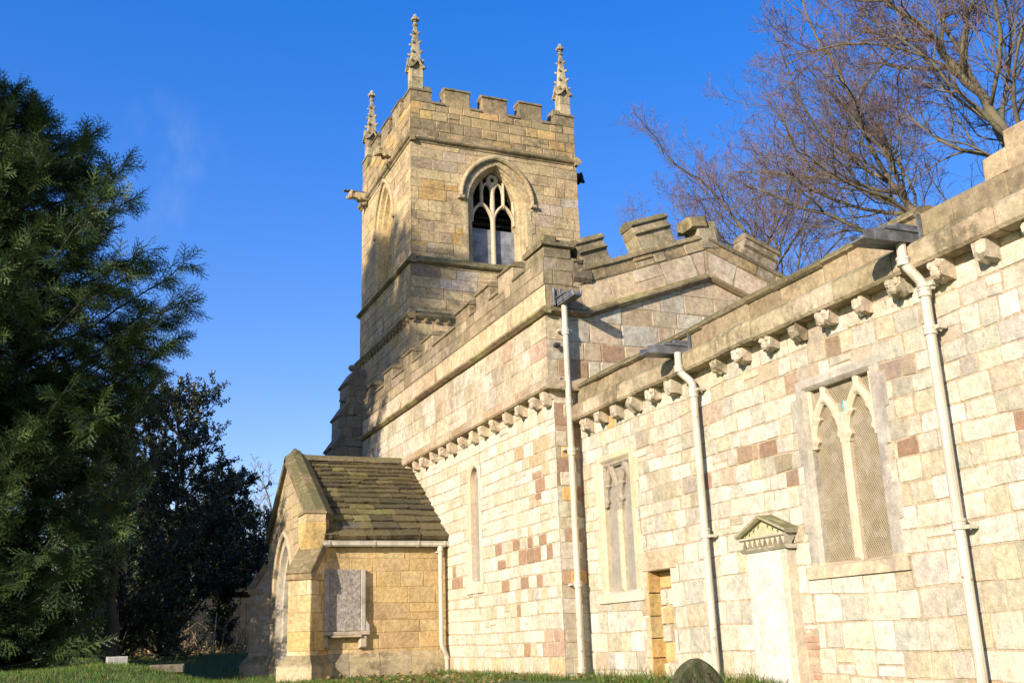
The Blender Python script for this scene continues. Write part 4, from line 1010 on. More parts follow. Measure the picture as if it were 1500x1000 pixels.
# diagonal buttresses
def dbut(cx, cy, ang, seed, pal, kneel=True):
    r_ = random.Random(seed); mb = MB()
    D = Vector((math.cos(ang), math.sin(ang), 0)); T = Vector((-D.y, D.x, 0))
    w, p0, p1 = .23, .42, .36
    O = Vector((cx, cy, 0))
    def fr(off, n, u, side): return Frame(O + off, u, (0, 0, 1), n)
    zt, zw = 1.84, 2.30
    # end face
    Fe = Frame(O + D * p0, T, (0, 0, 1), D); masonry(mb, Fe, rect(-w, w, -.2, zt), pal, (.36, .25, .12), (), seed=seed, rowseed=41, rowh=(.25, .34), stw=(.5, .7), gap=.006, bev=.008, corner=.006, ext=(.006, .006), v0=-.1)
    for s in (-1, 1):
        Fsd = Frame(O + T * s * w, D, (0, 0, 1), T * s)
        masonry(mb, Fsd, [(-.3, -.2), (p0, -.2), (p0, zt), (.06, zw), (-.3, zw)], pal, (.36, .25, .12), (), seed=seed + 3 + s, rowseed=41, rowh=(.25, .34), stw=(.4, .7), gap=.006, bev=.008, corner=.006, v0=-.1)
    # square kneeler block over the buttress, tapering down on to it
    if kneel:
        kx0, kx1, ky0, ky1 = PXG - .17, PXG + .20, cy - .24, cy + .42
        boxw(mb, kx0, kx1, ky0, ky1, 2.58, 2.745, jit(r_, pal[0][1])); boxw(mb, kx0 + .004, kx1 - .004, ky0 + .004, ky1 - .004, 2.749, 2.89, jit(r_, pal[2][1]))
        lo = [O + T * s * w + D * d + Vector((0, 0, z)) for s, d, z in ((-1, .10, 2.22), (1, .10, 2.22), (1, -.30, 2.22), (-1, -.30, 2.22))]
        hi = [Vector((kx0 + .003, ky0 + .003, 2.578)), Vector((kx1 - .003, ky0 + .003, 2.578)), Vector((kx1 - .003, ky1, 2.578)), Vector((kx0 + .003, ky1, 2.578))]
        lo.sort(key=lambda p: math.atan2(p.y - cy, p.x - cx)); hi.sort(key=lambda p: math.atan2(p.y - (ky0 + ky1) / 2, p.x - (kx0 + kx1) / 2))
        k0 = min(range(4), key=lambda k: sum((lo[(i + k) % 4] - hi[i]).length for i in range(4)))
        for i in range(4): mb.poly([lo[(i + k0) % 4], lo[(i + 1 + k0) % 4], hi[(i + 1) % 4], hi[i]], jit(r_, pal[0][1]))
    b = mb.build('buttress', M['porch'], porch)
    mb = MB()
    sl = (D * -(p0 - .05) + Vector((0, 0, zw - zt))).normalized(); nn = T.cross(sl) if T.cross(sl).z > 0 else -T.cross(sl)
    L = math.hypot(p0 - .05, zw - zt)
    for i in range(2):
        Fw = Frame(O + D * (p0 + .03) + Vector((0, 0, zt - .05)) + sl * (i * L * .56), T, sl, nn)
        block(mb, Fw, -w - .035 + i * .012, w + .035 - i * .012, 0, L * .56, -.1, .06 - i * .012, (.27, .2, .12), .012, r_, .004)
    bm2 = MB(); block(bm2, Frame(O + D * (p0 + .0), T, (0, 0, 1), D), -w - .04, w + .04, zt - .14, zt - .03, -.3, .05, (.36, .26, .14), .015, r_, .004); bm2.build('buttress_string', M['weathered'], porch)
    mb.build('buttress_weathering', M['weathered'], porch); mb = MB()
    if kneel:
        boxw(mb, kx0 - .02, kx1 + .01, ky0 - .02, ky1, 2.894, 2.935, (.27, .22, .12)); boxw(mb, kx0 + .01, kx1 - .01, ky0 + .01, ky1, 2.937, 2.965, (.25, .2, .11)); mb.build('kneeler_cap', M['weathered'], porch)
    mb = MB()
    for k, (z0, z1, e0, e1) in enumerate(((-.3, .22, .13, .13), (.22, .25, .13, .12), (.25, .42, .12, .0))):
        P0 = [(-w - e0, -.3), (w + e0, -.3), (w + e0, p0 + e0), (-w - e0, p0 + e0)]; P1 = [(-w - e1, -.3), (w + e1, -.3), (w + e1, p0 + e1), (-w - e1, p0 + e1)]
        V = [O + T * a + D * d + Vector((0, 0, z0)) for a, d in P0] + [O + T * a + D * d + Vector((0, 0, z1)) for a, d in P1]
        mb.mesh(V, [[4,5,6,7],[0,1,5,4],[1,2,6,5],[2,3,7,6],[3,0,4,7]], (.44, .36, .22) if k < 1 else (.33, .26, .16))
    mb.build('plinth', M['weathered'], porch)
PB = [(2, (.53, .365, .15)), (1.4, (.50, .37, .19)), (1.2, (.54, .42, .25)), (.6, (.50, .30, .14))]
dbut(PXG + .03, PYE + .06, R(225), 111, PB); dbut(PXG + .10, PYW - .10, R(135), 121, [(2, (.36, .32, .26)), (1, (.4, .35, .27)), (1, (.33, .28, .2))], False)
# stone slate roof: courses diminish towards the ridge
mb = MB(); rs = random.Random(77)
for sgn in (-1, 1):
    ye = PYE - .13 if sgn < 0 else PYW + .13
    ze = PE_Z - .02
    U = Vector((1, 0, 0)); SV = Vector((0, (PR_Y - ye), PR_Z - ze)); Ls = SV.length; SV.normalize()
    Nn = U.cross(SV); Nn = Nn if Nn.z > 0 else -Nn
    v = 0; hts = []
    hh = .29
    while v < Ls - .12: hts.append((v, hh)); v += hh; hh = max(.175, hh * .945)
    for v, hh in hts:
        x = PXG + .12 + rs.uniform(-.2, 0); 
        while x < 6.84:
            w = rs.uniform(.24, .56) * (.75 + hh); x1 = min(6.845, x + w)
            if 6.84 - x1 < .12: x1 = 6.845
            tilt = rs.uniform(.035, .06); dv = rs.uniform(-.035, .018); 
            F = Frame(Vector((0, ye, ze)) + SV * v + Nn * .02, U, (SV * 1.0 - Nn * (tilt * 1.1 / hh) * .55).normalized(), Nn)
            c = pick(rs, [(3, (.125, .096, .05)), (2, (.095, .072, .044)), (1.6, (.165, .14, .058)), (1.4, (.062, .05, .038)), (.7, (.135, .118, .095))], .28)
            a, b_ = max(PXG + .14, x) + .006, x1 - .006
            if b_ - a > .04:
                t0, t1 = rs.uniform(.03, .06), rs.uniform(.03, .06)
                lowp = [(lerp(a, b_, q), dv + rs.uniform(-.008, .008)) for q in (0, .2, .4, .6, .8, 1)]
                V = [F.p(p, q, .04 + lerp(t0, t1, i / 5)) for i, (p, q) in enumerate(lowp)] + [F.p(b_, hh + .08, .04 + t1 * .7), F.p(a, hh + .08, .04 + t0 * .7)]
                V2 = [F.p(p, q, .0) for p, q in lowp] + [F.p(b_, hh + .08, 0), F.p(a, hh + .08, 0)]
                n = 8; mb.mesh(V + V2, [list(range(n))] + [[i, n + i, n + (i + 1) % n, (i + 1) % n] for i in range(n)], c)
            x = x1
    mb.poly([Vector((PXG + .2, ye, ze)), Vector((6.84, ye, ze)), Vector((6.84, PR_Y, PR_Z)), Vector((PXG + .2, PR_Y, PR_Z))], (.03, .028, .02))
proof = mb.build('roof', M['slate'], porch)
mb = MB()
x = PXG + .3
while x < 6.84:
    x1 = min(6.84, x + rs.uniform(.45, .6))
    V = []
    for xx in (x + .004, x1 - .004):
        for dy, dz in ((-.17, -.03), (-.15, .02), (-.05, .10), (.05, .10), (.15, .02), (.17, -.03)): V.append((xx, PR_Y + dy, PR_Z + .06 + dz + rs.uniform(-.006, .006)))
    mb.mesh(V, [[i, i + 1, 7 + i, 6 + i] for i in range(5)] + [[0,1,2,3,4,5][::-1], [6,7,8,9,10,11], [5, 0, 6, 11]], pick(rs, [(1, (.2, .165, .08)), (1, (.17, .14, .08))]))
    x = x1
mb.build('ridge_tiles', M['slate'], porch)
# raised gable coping
mb = MB()
for sgn in (-1, 1):
    y0 = PYE - .02 if sgn < 0 else PYW + .02
    a = Vector((PXG, y0, 2.86)); b = Vector((PXG, PR_Y, PR_Z + .10)); SV = (b - a); L = SV.length; SV.normalize()
    Nn = Vector((1, 0, 0)).cross(SV); Nn = Nn if Nn.z > 0 else -Nn
    F = Frame(a, (1, 0, 0), SV, Nn)
    v = 0
    while v < L - .02:
        v1 = min(L + .03, v + rs.uniform(.6, .95)); v1 = L + .03 if L - v1 < .3 else v1
        c = pick(rs, [(1, (.22, .17, .11)), (1, (.19, .15, .10)), (.6, (.26, .2, .12))])
        prof = [(-.09, -.12), (-.09, .0), (.05, .11), (.22, .12), (.38, .02), (.38, -.12)]
        V = [F.p(p, v + .004, d) for p, d in prof] + [F.p(p, v1 - .004, d) for p, d in prof]
        mb.mesh(V, [[i, (i + 1) % 6, 6 + (i + 1) % 6, 6 + i] for i in range(6)] + [list(range(6))[::-1], list(range(6, 12))], c)
        v = v1
    # gable wall above the slates carrying the coping
    mb.mesh([Vector((PXG + .01, y0 + .05 * (-sgn) * -1, 2.3)), Vector((PXG + .30, y0, 2.3)), F.p(.30, 0, -.06), F.p(.012, 0, -.06), F.p(.012, L, -.06), F.p(.30, L, -.06), Vector((PXG + .01, PR_Y, 3.9)), Vector((PXG + .30, PR_Y, 3.9))],
            [[0, 3, 4, 6], [1, 2, 5, 7], [3, 2, 5, 4], [0, 1, 2, 3]], (.38, .3, .18))
blob(mb, (PXG + .14, PR_Y, PR_Z + .17), .12, (.16, .13, .09), rs, sq=(1.2, 1.3, .7)); lathe(mb, (PXG + .12, PR_Y, PR_Z + .21), [(.05, 0), (.06, .04), (.025, .08)], (.13, .11, .08), 8)
mb.build('gable_coping', M['coping'], porch)
# gutter and its pipe
mb = MB()
gy, gz_ = PYE - .13, 2.36
prof = [(.03, .045), (.055, .045), (.055, .03), (.045, .03), (.04, -.03), (.02, -.055), (-.06, -.055), (-.06, .04), (-.05, .04), (-.05, -.04), (.012, -.04), (.028, -.02)]
extrude_profile(mb, Frame((0, gy, gz_), (1, 0, 0), (0, 0, 1), (0, -1, 0)), [(d, v) for d, v in prof], PXG + .14, 6.83, (.6, .54, .42), caps=True)
for x in (4.5, 5.35, 6.2, 6.72): extrude_profile(mb, Frame((0, gy, gz_), (1, 0, 0), (0, 0, 1), (0, -1, 0)), [(.06, .05), (.06, -.03), (.03, -.065), (-.055, -.065), (-.055, -.06), (.02, -.058), (.057, -.03)], x, x + .035, (.56, .5, .38))
gut = mb.build('gutter', M['pipe'], porch)
boxm = MB(); boxw(boxm, PXG + .3, 6.82, PYE - .06, PYE - .012, 2.30, 2.42, (.12, .1, .08)); boxm.build('fascia', M['shed'], porch)
P = smooth_path([(6.67, gy, 2.32), (6.67, gy, .50), (6.78, gy + .02, .32), (6.78, gy + .02, .0)])
V, F_ = tube_mesh([(P, [.042] * len(P))], 12); mb = MB(); mb.mesh(V, F_, (.6, .54, .42))
lathe(mb, (6.67, gy, 2.22), [(.042, 0), (.055, .004), (.055, .07), (.042, .075)], (.6, .54, .42)); lathe(mb, (6.78, gy + .02, .24), [(.042, 0), (.055, .004), (.055, .06), (.042, .065)], (.6, .54, .42))
boxw(mb, 6.60, 6.66, gy - .01, PYE - .01, 2.19, 2.22, (.56, .5, .38)); boxw(mb, 6.72, 6.92, gy, gy + .04, .26, .29, (.56, .5, .38))
mb.build('drainpipe', M['pipe'], gut)
FTB = Frame((-.05, PYE, 0), (1, 0, 0), (0, 0, 1), (0, -1, 0))
# memorial tablet on the porch wall
mb = MB()
block(mb, FTB, 4.60, 5.19, .80, 1.89, -.01, .085, (.34, .30, .26), .01, rg, .003)
tab = mb.build('memorial_tablet', M['tablet'], porch)
mb = MB()
for u0, u1, s in ((4.50, 4.597, -1), (5.193, 5.275, 1)):
    block(mb, FTB, u0, u1, .80, 1.89, -.01, .11, (.40, .36, .31), .008)
    uo = u0 if s < 0 else u1
    mb.mesh([FTB.p(uo, 1.10, .1), FTB.p(uo + s * .02, .98, .1), FTB.p(uo + s * .075, .90, .1), FTB.p(uo + s * .075, .80, .1), FTB.p(uo, .80, .1), FTB.p(uo, 1.10, -.01), FTB.p(uo + s * .02, .98, -.01), FTB.p(uo + s * .075, .90, -.01), FTB.p(uo + s * .075, .80, -.01), FTB.p(uo, .80, -.01)],
            [[0,1,2,3,4],[0,5,6,1],[1,6,7,2],[2,7,8,3],[3,8,9,4]], (.40, .36, .31))
block(mb, FTB, 4.40, 5.36, .73, .797, -.01, .125, (.42, .35, .26), .01); block(mb, FTB, 4.62, 5.2, .69, .73, -.01, .14, (.46, .36, .22), .01)
for u in (4.44, 5.16): block(mb, FTB, u, u + .16, .50, .728, -.01, .10, (.40, .34, .25), .03)
mb.build('tablet_frame', M['grey'], tab)
# ================================================================== GROUND AND PLANTS
def ground_z(x, y):
    left = sstep(3.0, .6, x) if False else sstep(0, 1, (3.0 - x) / 2.4)
    far = .45 * sstep(23, 31, y) * sstep(0, 1, (7.5 - x) / 2.5)
    bank = .33 * left * sstep(12, 18, y)
    mound = .09 * math.exp(-((x - 1.0) ** 2) / .8 - ((y - 18.6) ** 2) / 2)
    drop = -1.45 * sstep(0, 1, (13.5 - y) / 9) * sstep(0, 1, (6.6 - x) / 3.2)
    w = .02 * math.sin(x * 1.7 + y * .6) + .015 * math.sin(x * .8 - y * 2.1)
    return max(far, bank) + mound + drop + w * min(1, max(0, (6.4 - x) * .5)) - .03
mb = MB()
xs = [-400, -120, -50, -25] + [-14 + i * .5 for i in range(0, 57)] + [18, 25, 40, 70, 150, 400]
ys = [-400, -100, -40, -15, -6] + [i * .5 for i in range(0, 96)] + [52, 60, 80, 130, 250, 600]
V = [(x, y, ground_z(x, y)) for y in ys for x in xs]; nx = len(xs)
Fc = [[j * nx + i, j * nx + i + 1, (j + 1) * nx + i + 1, (j + 1) * nx + i] for j in range(len(ys) - 1) for i in range(nx - 1)]
mb.mesh(V, Fc, (.07, .10, .03))
m, t, b = nt('lawn_soil'); g = N(t, 'ShaderNodeNewGeometry'); f = noise(t, g.outputs['Position'], 2.2, 6, .65); f2 = noise(t, g.outputs['Position'], 30, 4, .6)
c = mixc(t, ramp(t, f, .35, .65), (.04, .08, .015), (.07, .11, .025)); c = mixc(t, mul(t, ramp(t, f2, .55, .7), .5), c, (.10, .075, .04))
t.links.new(c, b.inputs['Base Color']); b.inputs['Roughness'].default_value = 1
bp = N(t, 'ShaderNodeBump'); bp.inputs['Strength'].default_value = .8; bp.inputs['Distance'].default_value = .05; t.links.new(f2, bp.inputs['Height']); t.links.new(bp.outputs[0], b.inputs['Normal'])
M['lawn'] = m
mb.build('ground', M['lawn'], None, smooth=True, kind='structure')

def tri_object(name, T, C, mat, parent=None, **props):
    """T (n,3,3) triangles, C (n,3) colours"""
    n = len(T); me = bpy.data.meshes.new(name)
    me.vertices.add(n * 3); me.vertices.foreach_set('co', T.astype(np.float32).ravel())
    me.loops.add(n * 3); me.loops.foreach_set('vertex_index', np.arange(n * 3, dtype=np.int32))
    me.polygons.add(n); me.polygons.foreach_set('loop_start', np.arange(0, n * 3, 3, dtype=np.int32))
    a = me.attributes.new('col', 'FLOAT_COLOR', 'FACE'); arr = np.ones((n, 4), np.float32); arr[:, :3] = C; a.data.foreach_set('color', arr.ravel())
    me.materials.append(mat); me.update(calc_edges=True); me.validate()
    return link(name, me, parent, **props)
nr = np.random.default_rng(3)
def norm(a): return a / np.maximum(1e-9, np.linalg.norm(a, axis=-1, keepdims=True))
def frames(D, roll=None, up=(0, 0, 1)):
    D = norm(D); u = np.broadcast_to(np.array(up, float), D.shape)
    X = norm(np.cross(D, u) + 1e-6); Nn = np.cross(X, D)
    if roll is not None:
        c, s = np.cos(roll)[:, None], np.sin(roll)[:, None]; X, Nn = X * c + Nn * s, Nn * c - X * s
    return X, D, Nn
def stamp(tmpl, P, X, Y, Z, sc):
    """tmpl (k,3,3) in local xyz; returns (n*k,3,3)"""
    B = np.stack([X, Y, Z], 1) * sc[:, None, None]
    return (np.einsum('kvi,nij->nkvj', tmpl, B) + P[:, None, None, :]).reshape(-1, 3, 3)

# grass: short tufts where the camera can see lawn, and along the foot of the walls
def grass(n, box, hgt, seed):
    r = np.random.default_rng(seed)
    x = r.uniform(box[0], box[1], n); y = r.uniform(box[2], box[3], n)
    ok = ~((x > 6.80) & (y > 14.2)) & ~((x > 4.2) & (y > 19.25) & (y < 24.1)) & (x < 7.25)
    x, y = x[ok], y[ok]; n = len(x)
    z = np.array([ground_z(a, b_) for a, b_ in zip(x, y)])
    clump = .5 + .5 * np.sin(x * 3.1 + 1.3 * np.sin(y * 2.3)) * np.sin(y * 2.7 + x)
    h = hgt * r.uniform(.5, 1.2, n) * (.6 + .6 * clump); a = r.uniform(0, 6.28, n); w = r.uniform(.005, .009, n)
    lean = r.normal(0, .45, (n, 2)) * h[:, None]
    P = np.stack([x, y, z - .01], 1); dx = np.stack([np.cos(a) * w, np.sin(a) * w, 0 * a], 1)
    tip = P + np.stack([lean[:, 0], lean[:, 1], h], 1)
    T = np.stack([P - dx, P + dx, tip], 1)
    base = np.array([.085, .17, .026]) * (.6 + .7 * r.random((n, 1))); yel = np.array([.17, .16, .05]) * (.7 + .5 * r.random((n, 1)))
    C = np.where(r.random((n, 1)) < .22 + .2 * clump[:, None], yel, base)
    return T, C
gs = [grass(34000, (-2.5, 4.4, 13, 20), .075, 1), grass(30000, (-3, 6.5, 20, 36), .085, 2), grass(9000, (4.0, 6.85, 15, 19.3), .07, 3), grass(2600, (6.35, 6.85, 14.0, 19.3), .12, 4), grass(3000, (6.7, 7.25, 9.5, 14.2), .12, 5), grass(500, (6.9, 7.24, 10, 14.1), .24, 6), grass(350, (6.5, 6.83, 14.3, 19), .2, 7)]
tri_object('grass', np.concatenate([a for a, _ in gs]), np.concatenate([c for _, c in gs]), M['blade'], None, kind='stuff')

# ---- branching skeletons
def grow(rg, p, d, L, r, lev, P, out, tips, r_end=None):
    n = P['seg'][lev]; pts = [p]; rad = [r]; q = Vector(p); dd = Vector(d).normalized()
    taper = P['taper'][lev]
    for i in range(n):
        w = P['wob'][lev]
        dd = (dd + Vector((rg.gauss(0, w), rg.gauss(0, w), rg.gauss(0, w))) + Vector(P['pull']) * P['pk'][lev]).normalized()
        q = q + dd * (L / n); pts.append(q.copy()); rad.append(max(P['rmin'], r * lerp(1, taper, (i + 1) / n)))
    out.append((lev, pts, rad))
    if lev + 1 < P['levels']:
        k = P['kids'][lev]; k = k if isinstance(k, int) else rg.randint(*k)
        az = rg.uniform(0, 6.28)
        for j in range(k):
            t = lerp(P['t0'][lev], 1.0, (j + rg.uniform(.1, .9)) / k); f = t * n; i = min(n - 1, int(f)); fr = f - i
            pp = pts[i].lerp(pts[i + 1], fr); ax = (pts[i + 1] - pts[i]).normalized()
            az += 2.4 + rg.uniform(-.5, .5)
            o = ax.orthogonal().normalized(); o = Matrix.Rotation(az, 3, ax) @ o
            ang = R(rg.uniform(*P['ang'][lev])); nd = ax * math.cos(ang) + o * math.sin(ang)
            rr = lerp(rad[i], rad[i + 1], fr) * rg.uniform(*P['rr'][lev])
            grow(rg, pp, nd, L * rg.uniform(*P['lr'][lev]) * lerp(1.0, .55, t), max(P['rmin'], rr), lev + 1, P, out, tips)
    else: tips.append((pts[-1], dd))
def tree_mesh(out, levs, k):
    ks = {0: 10, 1: 7, 2: 5, 3: 3, 4: 3, 5: 3}
    V, F_ = [], []
    for lv in levs:
        v, f = tube_mesh([(a, b_) for l, a, b_ in out if l == lv], ks[lv]); n = len(V); V += v; F_ += [[i + n for i in q] for q in f]
    return V, F_
def bare_tree(name, label, base, trunk, seed, P, r0, group='bare winter trees behind the church', limbs=None):
    rg = random.Random(seed); out, tips = [], []
    root = empty(name, base, label=label, category='tree', group=group)
    pts = [Vector(q) for q in trunk]; fine = []
    for i in range(len(pts) - 1):
        for k_ in range(5): fine.append(pts[i].lerp(pts[i + 1], k_ / 5) + Vector((rg.gauss(0, .03), rg.gauss(0, .03), 0)))
    fine.append(pts[-1]); n = len(fine) - 1
    rad = [lerp(r0, r0 * .42, (i / n)) for i in range(n + 1)]
    out.append((0, fine, rad)); Ltot = sum((fine[i + 1] - fine[i]).length for i in range(n))
    k = P['kids'][0]; az = rg.uniform(0, 6.28)
    for j in range(k):
        t = lerp(P['t0'][0], 1, (j + .5) / k); f = t * n; i = min(n - 1, int(f)); ax = (fine[i + 1] - fine[i]).normalized()
        az += 2.4 + rg.uniform(-.4, .4); o = Matrix.Rotation(az, 3, ax) @ ax.orthogonal().normalized()
        ang = R(rg.uniform(*P['ang'][0])); nd = (ax * math.cos(ang) + o * math.sin(ang) + Vector(P.get('bias', (0, 0, 0)))).normalized()
        grow(rg, fine[i], nd, P['limb'] * rg.uniform(.8, 1.15) * lerp(1, .7, t), rad[i] * rg.uniform(.42, .62), 1, P, out, tips)
    grow(rg, fine[-1], (fine[-1] - fine[-2]), P['limb'] * .9, rad[-1] * .9, 1, P, out, tips)
    V, F_ = tree_mesh(out, [0], 10); mb = MB(); mb.mesh(V, F_, (.1, .1, .1)); mb.build('trunk', M['bark'], root, smooth=True)
    V, F_ = tree_mesh([(l, p, [q * rg.uniform(.86, 1.16) for q in r]) for l, p, r in out], [1, 2], 6); mb = MB(); mb.mesh(V, F_, (.1, .1, .1)); mb.build('branches', M['bark'], root, smooth=True)
    V, F_ = tree_mesh(out, [3, 4, 5], 3); mb = MB(); mb.mesh(V, F_, (.1, .1, .1)); mb.build('twigs', M['twig'], root)
    return root
BP = dict(levels=5, seg=[6, 7, 6, 5, 3], taper=[.5, .3, .3, .35, .5], wob=[.1, .17, .19, .2, .2], pull=(0, 0, 1), pk=[0, .05, .05, .07, .05], rmin=.005,
          kids=[9, 9, 8, 6, 0], t0=[.5, .18, .15, .15, 0], ang=[(25, 60), (25, 55), (25, 55), (25, 55), (20, 50)], rr=[(.5, .6), (.45, .65), (.4, .6), (.4, .6), (.5, .7)],
          lr=[(.6, .8), (.45, .65), (.4, .6), (.35, .55), (.4, .6)], limb=6.5)
def mod(**k): d = dict(BP); d.update(k); return d
bare_tree('bare_tree', 'largest bare tree, its thick mossy trunk leaning in from the right edge', (20.9, 15.0, 0),
          [(20.9, 15.0, -.2), (20.7, 15.1, 6), (19.9, 15.6, 10.4), (19.2, 16.0, 12.6), (18.5, 16.7, 14.6)], 5, mod(kids=[14, 11, 9, 7, 0], t0=[.5, .2, .15, .15, 0], limb=5.6, bias=(-.1, .1, .25), wob=[.1, .17, .19, .2, .2]), .19)
bare_tree('bare_tree', 'bare tree whose limbs fan out from a fork just above the chancel parapet', (24.4, 21.2, 0),
          [(24.4, 21.2, -.2), (24.0, 21.5, 7), (23.2, 22.1, 12.2), (22.6, 22.7, 14.0)], 11, mod(kids=[13, 11, 9, 7, 0], t0=[.55, .15, .15, .15, 0], ang=[(35, 80), (25, 55), (25, 55), (25, 55), (20, 50)], limb=7.6, bias=(-.1, .15, .2)), .21)
bare_tree('bare_tree', 'reddish twiggy bare tree rising behind the stepped gable of the nave', (26.0, 31.0, 0),
          [(26.0, 31.0, -.2), (25.8, 31.1, 8), (25.2, 31.5, 13.0), (24.6, 32.0, 15)], 23, mod(kids=[14, 11, 9, 7, 0], t0=[.5, .15, .15, .15, 0], ang=[(30, 75), (25, 55), (25, 55), (25, 55), (20, 50)], limb=7.4, bias=(-.2, .12, .2)), .2)
bare_tree('bare_tree', 'slender bare tree showing only its thin top between the tower and the stepped gable', (23.5, 37.6, 0),
          [(23.5, 37.6, -.2), (23.5, 37.7, 9), (23.6, 37.9, 15)], 31, mod(kids=[8, 8, 7, 5, 0], limb=4.8, t0=[.6, .2, .15, .15, 0]), .16)
bare_tree('bare_tree', 'small bare twiggy tree in the gap between the dark evergreens and the porch gable', (8.0, 46, .4),
          [(8.0, 46, .2), (8.0, 46, 2.5), (8.1, 46, 4.6)], 41, mod(kids=[8, 7, 7, 4, 0], limb=3.6, t0=[.25, .2, .15, .15, 0], ang=[(15, 45), (20, 45), (25, 50), (25, 50), (20, 50)], rmin=.007), .15)

# ---- yew: many rising limbs clothed in feathery drooping sprays
def yew_template(seed):
    r = random.Random(seed); T, C = [], []
    def shoot(o, d, L, wn):
        d = Vector(d).normalized(); x = Vector((0, 0, 1)).cross(d)
        x = x.normalized() if x.length > .1 else Vector((1, 0, 0))
        n = max(3, int(L / .034))
        for i in range(n):
            t = (i + .5) / n; c = Vector(o) + d * L * t; l = wn * (1 - .35 * t)
            for s in (-1, 1):
                e = c + x * s * l * .85 + d * l * .75 + Vector((0, 0, r.uniform(-.012, .008)))
                T.append([c - d * .015, c + d * .015, e])
        T.append([Vector(o) - x * .003, Vector(o) + x * .003, Vector(o) + d * L])
    L = .42
    shoot((0, 0, 0), (0, 1, -.1), L, .034)
    for i in range(6):
        t = .12 + .8 * i / 6; s = 1 if i % 2 else -1
        shoot((0, L * t, -.1 * L * t), (s * .8, .75, -.28), .20 * (1 - .55 * t) + .04, .03)
    return np.array([[tuple(v) for v in tr] for tr in T])
YT = [yew_template(i) for i in range(3)]
def yew(root, ax, ay, zb, H, prof, n_limb, seed, spray_n, col_lo, col_hi, lean=(0, 0), scale=1.0, ysc=1.0):
    r = random.Random(seed); rr = np.random.default_rng(seed)
    limbs, pos, dirs, tipness = [], [], [], []
    for i in range(n_limb):
        t = (i + .5) / n_limb; zt = zb + H * (t ** .9) * .985 + .05
        az = i * 2.39996 + r.uniform(-.3, .3)
        rad = prof(t) * r.uniform(.80, 1.16)
        cx, cy = ax + lean[0] * t, ay + lean[1] * t
        tip = Vector((cx + rad * math.cos(az), cy + rad * ysc * math.sin(az), zt))
        z0 = max(zb + .15, zt - rad * r.uniform(.45, .75) - .35)
        a = Vector((ax + lean[0] * t * .5, ay + lean[1] * t * .5, z0))
        mid = a.lerp(tip, .55) + Vector((0, 0, -.10 * rad))
        n = 9; pts = []
        for k in range(n + 1):
            s = k / n; p = a * (1 - s) ** 2 + mid * 2 * s * (1 - s) + tip * s * s
            pts.append(p + Vector((r.gauss(0, .03), r.gauss(0, .03), r.gauss(0, .02))))
        limbs.append((pts, [lerp(.045, .007, k / n) for k in range(n + 1)]))
        Ll = (tip - a).length
        # leading plume
        m = int(spray_n * .35)
        for k in range(m):
            s = r.uniform(.66, 1.0); f = s * n; q = min(n - 1, int(f)); p = pts[q].lerp(pts[q + 1], f - q); d = (pts[q + 1] - pts[q]).normalized()
            o = Matrix.Rotation(r.uniform(0, 6.28), 3, d) @ d.orthogonal().normalized()
            pos.append(p); dirs.append((d * 1.0 + o * r.uniform(.3, .8) + Vector((0, 0, -.12))).normalized()); tipness.append(s)
        for b in range(int(5 + Ll * 2.8)):
            s = r.uniform(.12, .97); f = s * n; q = min(n - 1, int(f)); p = pts[q].lerp(pts[q + 1], f - q); d = (pts[q + 1] - pts[q]).normalized()
            o = Matrix.Rotation(r.uniform(0, 6.28), 3, d) @ d.orthogonal().normalized(); o.z *= .6
            bd = (d * .65 + o * .9).normalized(); bl = r.uniform(.35, .95) * lerp(1.1, .28, s) * (.75 if t < .3 else 1)
            e = p + bd * bl + Vector((0, 0, -.12 * bl)); limbs.append(([p, p.lerp(e, .5) + Vector((0, 0, .03)), e], [.012, .008, .004]))
            for k in range(max(3, int(spray_n * bl * .45))):
                w = r.uniform(.2, 1.05); x = p.lerp(e, w)
                o2 = Vector((r.gauss(0, 1), r.gauss(0, 1), r.gauss(0, .5)))
                pos.append(x); dirs.append((bd * .8 + o2 * .5 + Vector((0, 0, -.25))).normalized()); tipness.append(s * .8 + .2 * w)
    Pn = np.array([tuple(p) for p in pos]); Dn = np.array([tuple(d) for d in dirs]); n = len(Pn); tp = np.array(tipness)
    T, C = [], []; which = rr.integers(0, 3, n)
    for k in range(3):
        s = which == k
        X, Y, Z = frames(Dn[s], rr.normal(0, .6, s.sum())); sc = rr.uniform(.7, 1.2, s.sum()) * scale
        T.append(stamp(YT[k], Pn[s], X, Y, Z, sc)); m = len(YT[k])
        f = np.clip(rr.normal(.35, .22, s.sum()), 0, 1) * np.clip((tp[s] - .2) * 1.3, .15, 1); f = np.repeat(f, m)[:, None]  # sunlit look put into the colour: paler towards the tips, darker inside
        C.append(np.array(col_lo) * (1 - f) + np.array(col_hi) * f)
    T = np.concatenate(T); C = np.concatenate(C); C = C * rr.uniform(.8, 1.2, (len(C), 1))
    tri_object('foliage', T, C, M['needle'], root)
    V, F_ = tube_mesh(limbs, 5); mb = MB(); mb.mesh(V, F_, (.1, .1, .1)); mb.build('limbs', M['darkbark'], root)
    if 0: print(root.name, 'sprays', n, 'tris', len(T))
def gnarled_trunk(root, x, y, z, h, r0, seed):
    r = random.Random(seed); P_ = [Vector((x + r.gauss(0, .04), y + r.gauss(0, .04), z + h * i / 8)) for i in range(9)]
    V, F_ = tube_mesh([(P_, [r0 * lerp(1.25, .3, (i / 8) ** .6) for i in range(9)])], 12); mb = MB(); mb.mesh(V, F_, (.1, .1, .1)); mb.build('trunk', M['darkbark'], root, smooth=True)
yr = empty('yew_tree', (-2.2, 22.4, .3), label='huge dark yew tree with feathery rising boughs filling the left side of the picture', category='tree')
